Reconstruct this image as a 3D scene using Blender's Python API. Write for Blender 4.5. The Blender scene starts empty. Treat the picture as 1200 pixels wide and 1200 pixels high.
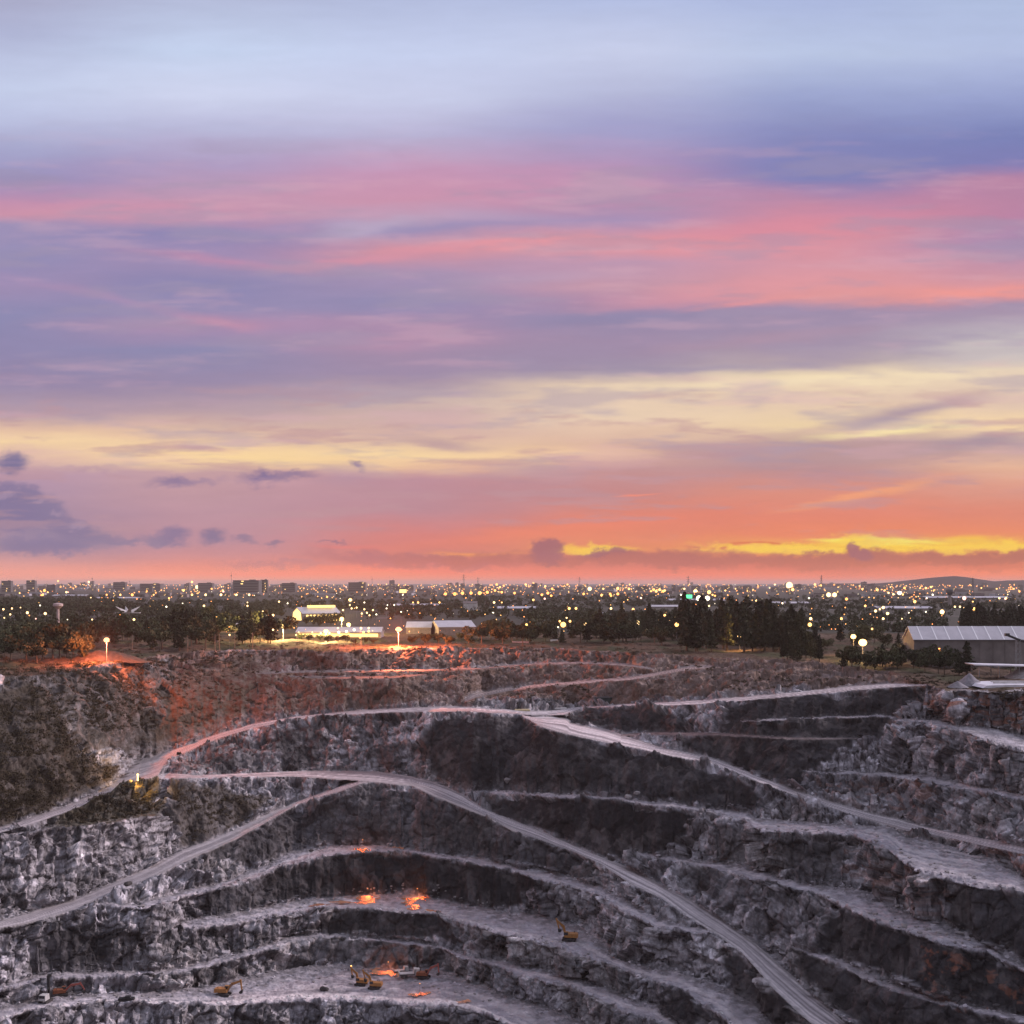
import bpy, math, random
import numpy as np
from mathutils import Vector, Matrix
random.seed(7); RNG = np.random.default_rng(11)
C = bpy.context.scene.collection
scene = bpy.context.scene
R = math.radians
F = 1450.0; HY = 683.0; CX = 600.0            # photo units: focal length, horizon row, centre column

# ------------------------------------------------------------------ camera
cam = bpy.data.cameras.new('camera'); co = bpy.data.objects.new('camera', cam); C.objects.link(co)
co.location = (0, 0, 0); co.rotation_euler = (R(90), 0, 0)
cam.sensor_width = 36; cam.lens = 36*F/1200; cam.shift_y = (HY-600)/1200.0
cam.clip_start = 0.5; cam.clip_end = 200000
scene.camera = co
scene.render.resolution_x = 1024; scene.render.resolution_y = 1024
scene.view_settings.view_transform = 'Standard'; scene.view_settings.look = 'None'
scene.view_settings.gamma = 1; scene.view_settings.exposure = 0.0

# ------------------------------------------------------------------ world: dusk sky with long cloud streaks
def lin(c):
    return tuple(((v/255)/12.92 if v/255 <= .04045 else ((v/255+.055)/1.055)**2.4) for v in c)
W = bpy.data.worlds.new('World'); scene.world = W; W.use_nodes = True
nt = W.node_tree; nt.nodes.clear()
def N(t, **k):
    n = nt.nodes.new(t)
    for a, b in k.items(): setattr(n, a, b)
    return n
def L(a, b): nt.links.new(a, b)
def mth(op, a, b=None, c=None, clamp=False):
    n = N('ShaderNodeMath', operation=op, use_clamp=clamp)
    for i, v in enumerate((a, b, c)):
        if v is None: continue
        if isinstance(v, (int, float)): n.inputs[i].default_value = v
        else: L(v, n.inputs[i])
    return n.outputs[0]
def mixc(f, a, b, bt='MIX'):
    n = N('ShaderNodeMix', data_type='RGBA', blend_type=bt); n.clamp_factor = True
    for i, v in ((0, f), (6, a), (7, b)):
        if isinstance(v, (int, float)): n.inputs[i].default_value = v
        elif isinstance(v, tuple): n.inputs[i].default_value = (*v, 1)
        else: L(v, n.inputs[i])
    return n.outputs[2]
tc = N('ShaderNodeTexCoord'); sx = N('ShaderNodeSeparateXYZ'); L(tc.outputs['Generated'], sx.inputs[0])
bc = N('ShaderNodeValToRGB'); L(sx.outputs[2], bc.inputs[0]); bc.color_ramp.elements[0].color = (*(.50,.42,.48), 1); bc.color_ramp.elements[1].color = (*(.50,.50,.64), 1); bc.color_ramp.elements[1].position = .5
sky = N('ShaderNodeTexSky', sky_type='NISHITA'); sky.sun_disc = False; sky.sun_elevation = R(2); sky.sun_rotation = R(16.5)
bg1 = N('ShaderNodeBackground'); L(bc.outputs[0], bg1.inputs[0]); bg1.inputs[1].default_value = 1.0
bg2 = N('ShaderNodeBackground'); L(sky.outputs[0], bg2.inputs[0]); bg2.inputs[1].default_value = 0.05
ad = N('ShaderNodeAddShader'); L(bg1.outputs[0], ad.inputs[0]); L(bg2.outputs[0], ad.inputs[1])
wo = N('ShaderNodeOutputWorld'); L(ad.outputs[0], wo.inputs[0])

# the sun has just gone behind the low cloud bank: a weak, very soft, warm light from ahead right
sl = bpy.data.lights.new('sun', 'SUN'); so = bpy.data.objects.new('sun', sl); C.objects.link(so)
sl.energy = 3.3; sl.angle = R(12); sl.color = (1, .84, .87)
az, el = R(72), R(28)
so.rotation_euler = Vector((math.sin(az)*math.cos(el), math.cos(az)*math.cos(el), math.sin(el))).to_track_quat('Z', 'Y').to_euler()

# ------------------------------------------------------------------ numpy noise
_p = np.random.default_rng(5).permutation(256).astype(np.int32); _p = np.concatenate([_p, _p, _p])
_g = np.random.default_rng(6).normal(size=(256, 3)).astype(np.float32); _g /= np.linalg.norm(_g, axis=1)[:, None]
def perlin(x, y, z):
    x = np.asarray(x, np.float32); y = np.asarray(y, np.float32); z = np.asarray(z, np.float32) + np.zeros_like(x)
    xi = np.floor(x).astype(np.int32); yi = np.floor(y).astype(np.int32); zi = np.floor(z).astype(np.int32)
    xf = x-xi; yf = y-yi; zf = z-zi; xi &= 255; yi &= 255; zi &= 255
    u = xf*xf*xf*(xf*(xf*6-15)+10); v = yf*yf*yf*(yf*(yf*6-15)+10); w = zf*zf*zf*(zf*(zf*6-15)+10)
    def gd(i, j, k):
        h = _p[_p[_p[xi+i]+yi+j]+zi+k]; g = _g[h]
        return g[..., 0]*(xf-i)+g[..., 1]*(yf-j)+g[..., 2]*(zf-k)
    def lp(a, b, t): return a+(b-a)*t
    r = lp(lp(lp(gd(0,0,0), gd(1,0,0), u), lp(gd(0,1,0), gd(1,1,0), u), v), lp(lp(gd(0,0,1), gd(1,0,1), u), lp(gd(0,1,1), gd(1,1,1), u), v), w)
    return r*1.5                                  # roughly -1..1
def fbm(x, y, z, octv=4, rough=.5):
    s = 0; a = 1.0; t = 0
    for o in range(octv):
        k = 2.0**o; s = s+a*perlin(x*k+o*17.3, y*k-o*9.1, z*k+o*5.7); t += a; a *= rough
    return s/t
def sstep(a, b, x): 
    t = np.clip((x-a)/(b-a), 0, 1); return t*t*(3-2*t)

# ------------------------------------------------------------------ the sunset sky: a huge dome piece with its clouds
ramps = {
 0:[(0,172,174,206),(40,176,182,216),(100,196,206,236),(140,186,192,226),(175,166,166,206),(212,152,142,190),(236,196,142,175),(250,205,146,170),(263,160,145,185),(300,146,140,184),(330,160,140,180),(370,142,138,180),(420,145,135,175),(450,152,136,170),(480,185,155,168),(503,228,188,162),(520,248,212,162),(536,222,180,168),(560,186,150,174),(600,165,138,165),(640,176,140,156),(665,215,150,150),(680,232,150,140)],
 240:[(0,180,188,220),(60,196,210,240),(110,206,212,240),(150,186,186,220),(190,176,156,196),(230,194,150,180),(258,200,146,175),(275,152,140,185),(300,163,140,180),(330,142,136,180),(365,152,140,180),(380,176,140,175),(410,143,138,178),(450,155,138,170),(480,190,160,168),(510,234,194,162),(538,252,214,158),(556,200,158,162),(600,190,146,160),(635,194,142,155),(665,225,140,130),(680,240,150,130)],
 480:[(0,180,190,225),(60,198,208,240),(110,200,205,235),(160,186,180,215),(200,198,150,185),(235,204,148,175),(256,186,160,190),(270,162,146,185),(292,212,145,162),(320,170,145,180),(355,152,140,180),(385,172,140,174),(410,168,140,170),(440,160,140,170),(470,198,172,170),(505,215,176,165),(530,250,214,158),(546,228,178,155),(563,192,142,155),(600,194,135,145),(625,220,128,122),(650,212,124,115),(668,228,126,112),(680,232,138,112)],
 720:[(0,178,190,228),(60,198,205,235),(110,182,186,220),(150,162,160,205),(200,184,146,185),(240,180,140,175),(258,170,145,185),(285,232,150,155),(310,192,150,178),(340,200,150,170),(356,180,140,170),(372,150,138,174),(400,163,140,170),(430,162,146,170),(455,232,204,175),(490,236,206,178),(520,225,182,160),(545,200,150,150),(580,212,136,126),(610,228,130,110),(630,236,138,100),(643,232,138,96),(660,205,118,108),(675,228,122,104)],
 960:[(0,172,185,225),(60,185,198,230),(110,156,166,210),(160,132,136,190),(212,132,130,184),(236,188,136,170),(270,222,140,156),(310,218,150,165),(348,228,150,152),(362,162,142,174),(400,165,145,170),(422,186,165,170),(440,244,220,180),(470,230,200,175),(500,240,210,165),(520,192,156,155),(550,192,142,145),(575,226,142,122),(600,232,132,108),(625,238,134,96),(638,244,160,84),(650,230,136,90),(662,200,114,102),(678,230,124,98)],
 1200:[(0,175,190,225),(60,180,192,228),(120,150,160,208),(160,122,130,186),(190,128,126,184),(214,182,132,165),(250,188,130,165),(290,172,140,178),(333,220,150,160),(345,238,150,146),(356,168,142,170),(390,190,178,188),(420,202,190,190),(440,234,210,182),(470,225,195,175),(500,250,216,165),(520,188,158,164),(545,232,180,150),(570,225,152,132),(600,228,136,112),(625,238,138,98),(642,242,158,84),(655,205,120,98),(672,230,128,96)],
}

def sky_colour(U, V):                             # U, V: hundreds of photo px right of centre / above the horizon
    def wv(sx_, sy_, ax, ay, det, rough, seed):
        a_ = fbm(U*sx_+seed, V*sy_+seed*.7, seed, det, rough); b_ = fbm(U*sx_+seed+31, V*sy_+seed*.7-12, seed+9, det, rough)
        return a_*.36*ax, b_*.36*ay, a_
    a1 = wv(.35, 2.2, 1.1, .36, 5, .58, 0.3); a2 = wv(1.0, 7.0, .5, .17, 5, .62, 3.1)
    a3 = wv(2.6, 5.0, .28, .40, 6, .66, 7.7); a4 = wv(7, 12, .16, .16, 4, .66, 1.7)
    sU = U+a1[0]+a2[0]; sV = V+a1[1]+a2[1]; pU = U+a3[0]+a4[0]; pV = V+a3[1]+a4[1]
    keys = sorted(ramps); vn = HY-sV*100; cols = []
    for k in keys:
        st = np.array([(q[0],)+lin(q[1:]) for q in ramps[k]])
        cols.append(np.stack([np.interp(vn, st[:, 0], st[:, 1+i]) for i in range(3)], -1))
    col = cols[0]
    for i in range(1, len(keys)):
        t = sstep((keys[i-1]-CX)/100, (keys[i]-CX)/100, sU)[..., None]; col = col*(1-t)+cols[i]*t
    def stroke(cx, cy, rx, ry, ang, c, al, puffy=False, hard=0.0):
        nonlocal col
        dx = (pU if puffy else sU)-(cx-CX)/100; dy = (pV if puffy else sV)-(HY-cy)/100; a_ = R(ang)
        r = np.hypot((dx*math.cos(a_)-dy*math.sin(a_))*100/rx, (dx*math.sin(a_)+dy*math.cos(a_))*100/ry)
        t = (1-sstep(hard, 1.35-.15*(hard > 0), r))[..., None]*al
        col = col*(1-t)+np.array(lin(c))*t
    STROKES = [
 (130,243,180,11,-1,(212,145,170),.6),(340,250,240,13,2,(205,148,176),.4),(600,222,280,30,0,(210,146,176),.5),
 (190,278,150,15,3,(140,132,180),.6),(265,305,130,6,5,(205,140,170),.55),(420,302,120,8,-6,(222,146,165),.7),
 (640,287,190,7,-1,(236,148,158),.8),(800,291,160,15,0,(232,146,156),.55),(950,264,240,20,-6,(222,138,158),.6),
 (1110,226,150,15,-9,(194,132,166),.5),(1000,190,260,24,-4,(126,130,186),.45),(420,268,75,9,-8,(190,172,200),.6),(560,268,150,6,-3,(155,142,186),.6),
 (215,332,100,15,8,(138,132,180),.5),(150,352,160,7,14,(182,144,180),.5),(265,378,60,9,10,(205,145,170),.55),
 (430,358,95,14,-4,(145,138,180),.55),(470,402,130,13,-3,(186,142,172),.55),(620,330,120,10,-3,(188,160,188),.4),
 (820,346,150,14,-8,(230,150,162),.45),(1130,346,120,5,-4,(244,152,145),.7),(860,357,80,4,-8,(242,150,150),.6),
 (720,374,150,9,-4,(145,135,172),.7),(960,369,210,10,-2,(160,142,172),.6),(620,416,170,18,-3,(157,138,170),.5),
 (900,396,170,9,-6,(184,146,166),.4),(820,431,210,6,-3,(152,139,172),.55),(1165,400,80,11,-6,(212,202,196),.6),
 (960,447,270,9,-2,(247,224,186),.7),(640,471,210,8,-1,(232,202,180),.4),(1072,484,95,10,-12,(168,144,165),.85),
 (960,503,90,6,-10,(206,172,160),.5),(1060,506,130,5,-5,(255,234,165),.8),(830,532,110,13,8,(188,146,150),.55),
 (1000,536,130,15,-2,(186,150,154),.6),(1150,518,90,9,-8,(170,146,160),.8),(520,515,65,6,6,(188,152,160),.75),
 (330,539,230,11,2,(255,218,152),.5),(640,529,150,8,0,(255,214,158),.5),(60,514,110,8,4,(250,214,166),.4),(240,526,60,4,3,(215,165,165),.5),
 (400,586,270,28,0,(190,145,160),.5),(630,575,190,26,-4,(190,136,146),.5),(1090,560,60,12,-10,(225,150,130),.4),
 (730,579,34,2,-4,(252,140,110),.85),(1010,576,110,5,-11,(252,168,112),.6),(640,622,230,12,-6,(246,132,100),.5),
 (400,638,60,3,0,(236,120,112),.5),(330,671,150,3,0,(240,130,115),.5),
 (1060,641,170,9,-1,(255,205,40),.95,False,.35),(930,643,130,4,1,(255,205,70),.9),(690,641,55,6,2,(255,190,60),.8),(560,648,70,3,0,(250,160,70),.7),
 (1040,634,80,5,2,(255,240,90),1.0,False,.5),(905,638,120,1.5,1,(222,96,66),.7),(1110,638,50,1.5,2,(235,120,60),.6),
 (12,543,26,13,0,(126,116,154),1.0,True,.2),(207,565,36,8,-3,(142,120,156),.9,True,.0),(240,562,30,4,-5,(160,132,160),.5,True,.0),(310,560,36,10,-2,(130,112,152),1.0,True,.1),(345,557,30,6,-4,(140,118,152),.8,True,0),(418,545,12,6,20,(150,124,152),.9,True,.2),(100,548,55,5,4,(178,142,165),.5,True),
 (30,598,52,28,10,(136,122,158),.95,True,.5),(85,630,70,20,5,(146,128,158),.9,True,.4),(30,635,90,16,0,(152,132,160),.8,True,.2),(185,632,30,9,0,(146,126,156),.9,True,.1),(205,627,22,11,0,(140,120,154),.9,True,.2),(250,629,20,11,0,(138,118,150),.95,True,.15),(287,633,18,6,0,(146,122,150),.85,True,.1),(320,635,14,4,0,(150,120,145),.9,True,.3),(390,637,22,2,2,(160,115,135),.9,True,.2),
 (470,656,120,9,3,(190,116,122),.85,True,.4),(330,660,90,6,0,(190,128,138),.7,True,.2),(565,660,60,8,0,(190,112,112),.8,True,.3),(640,644,19,18,0,(176,108,112),.95,True,.55),(715,652,50,12,3,(180,106,106),.95,True,.5),(800,658,70,9,2,(186,108,102),.95,True,.5),(870,658,50,7,0,(190,110,98),.9,True,.4),(940,660,80,8,-1,(190,110,95),.9,True,.5),(1000,649,10,14,0,(188,106,88),.95,True,.5),(1040,658,60,8,0,(195,112,90),.9,True,.5),(1140,656,80,8,0,(190,110,92),.95,True,.5),(1170,666,80,5,0,(205,115,92),.8,True,.3),
]
    g_ = random.Random(4)
    for q in STROKES: stroke(*q)
    for q in ((905, 641, 100, 6), (1130, 640, 90, 8), (1010, 636, 60, 8), (700, 642, 55, 6), (1190, 641, 50, 6)): stroke(*q, 0, (255, 206, 60), .85, True, .25)
    for x in range(470, 1230, 17):                # the ragged cumulus line far over the sea
        k = .5+.5*math.sin(x*.031+1); stroke(x+g_.uniform(-6, 6), 656+g_.uniform(-3, 3)-k*2, g_.uniform(12, 26), g_.uniform(4, 7)+k*4, 0, (196-x*.005, 112, 112-x*.014), g_.uniform(.45, .9), True, .45)
    for x, y, rx, ry in ((2, 580, 24, 18), (34, 584, 20, 18), (58, 598, 18, 16), (12, 600, 34, 18), (70, 612, 24, 14), (22, 610, 34, 16), (88, 622, 26, 12), (120, 632, 26, 9), (150, 637, 20, 6), (50, 640, 60, 12)): stroke(x, y, rx, ry, 0, (132+x*.08, 118+x*.05, 156), .8, True, .5)
    for x, y, rx, ry in ((632, 642, 11, 9), (648, 638, 12, 9), (642, 652, 22, 9), (700, 648, 14, 7), (722, 645, 12, 6), (1000, 645, 7, 9), (1010, 652, 16, 7)): stroke(x, y, rx, ry, 0, (172, 106, 112), .9, True, .55)
    for x, y, rx, ry in ((8, 580, 14, 5), (44, 584, 10, 4), (66, 600, 8, 4), (90, 616, 14, 4)): stroke(x, y, rx, ry, 0, (176, 148, 172), .5, True, .3)
    sk = sstep(.0, .55, fbm(U*.42+3, V*3.4, 6.1, 5, .6)*1.9); sk2 = sstep(.1, .6, fbm(U*.6-8, V*5.2, 2.2, 5, .62)*1.9)      # thin veils of grey cloud
    up_ = sstep(.9, 1.6, V)*(1-sstep(4.6, 5.6, V)); t = (sk*up_*.42)[..., None]; col = col*(1-t)+np.array(lin((164, 148, 176)))*t
    lo_ = sstep(.35, .8, V)*(1-sstep(1.9, 2.6, V)); t = (sk2*lo_*.5)[..., None]; col = col*(1-t)+np.array(lin((192, 148, 156)))*t
    t = (sstep(.1, .7, -fbm(U*.5+13, V*4.4, 9.1, 5, .6)*1.9)*up_*.22)[..., None]; col = col*(1-t)+np.array(lin((226, 176, 190)))*t
    col = col*(1+np.array([.34, .14, -.12])*(1-sstep(.08, .36, V))[..., None])
    lum = col@np.array([.3, .55, .15]); col = lum[..., None]*.08+col*.92
    col = col*(1+a2[2]*.06+fbm(U*2.5, V*16, 4.4, 4, .6)*.02)[..., None]
    t = sstep(7.2, 13, V)[..., None]; return col*(1-t)+np.array((.50,.50,.64))*t
def mesh_grid(name, P, cols=None, smooth=True, attr='tint'):
    nr, nc = P.shape[:2]; me = bpy.data.meshes.new(name)
    i = np.arange(nr*nc).reshape(nr, nc); q = np.stack([i[:-1, :-1], i[:-1, 1:], i[1:, 1:], i[1:, :-1]], -1).reshape(-1, 4)
    return raw_mesh(name, P.reshape(-1, 3), q, None if cols is None else cols.reshape(-1, cols.shape[-1]), smooth, attr)
def raw_mesh(name, v, q, cols=None, smooth=True, attr='tint'):
    me = bpy.data.meshes.new(name); k = q.shape[1]
    me.vertices.add(len(v)); me.vertices.foreach_set('co', np.ascontiguousarray(v, np.float32).ravel())
    me.loops.add(q.size); me.loops.foreach_set('vertex_index', np.ascontiguousarray(q, np.int32).ravel())
    me.polygons.add(len(q)); me.polygons.foreach_set('loop_start', np.arange(0, q.size, k, dtype=np.int32))
    me.polygons.foreach_set('use_smooth', np.full(len(q), smooth))
    if cols is not None:
        at = me.color_attributes.new(attr, 'FLOAT_COLOR', 'POINT'); c4 = np.ones((len(v), 4), np.float32); c4[:, :cols.shape[1]] = cols
        at.data.foreach_set('color', c4.ravel())
    me.update(calc_edges=True); return me
def link(name, me, parent=None, **props):
    o = bpy.data.objects.new(name, me); C.objects.link(o)
    if parent: o.parent = parent
    for k_, v_ in props.items(): o[k_] = v_
    return o
pu = np.concatenate([np.arange(-16, -6.2, .1), np.arange(-6.2, 6.2, .0125), np.arange(6.2, 16.01, .1)])
pv = np.concatenate([np.arange(-.6, -.02, .05), np.arange(-.02, 1.8, .011), np.arange(1.8, 7.0, .024), np.arange(7.0, 16.0, .15)])
gu, gv = np.meshgrid(pu, pv); kx = gu*100/F; kz = gv*100/F; ln_ = np.sqrt(1+kx**2+kz**2); RD = 90000.0
domeP = np.stack([kx/ln_*RD, 1/ln_*RD, kz/ln_*RD], -1)
dome = link('sky', mesh_grid('sky', domeP, sky_colour(gu, gv)), kind='structure')
sm = bpy.data.materials.new('sunset_sky'); sm.use_nodes = True; sn = sm.node_tree; sn.nodes.clear()
_a = sn.nodes.new('ShaderNodeAttribute'); _a.attribute_name = 'tint'; _e = sn.nodes.new('ShaderNodeEmission'); _o = sn.nodes.new('ShaderNodeOutputMaterial')
sn.links.new(_a.outputs['Color'], _e.inputs[0]); _e.inputs[1].default_value = 1.0; sn.links.new(_e.outputs[0], _o.inputs[0]); sm.cycles.emission_sampling = 'NONE'
dome.data.materials.append(sm)

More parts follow.
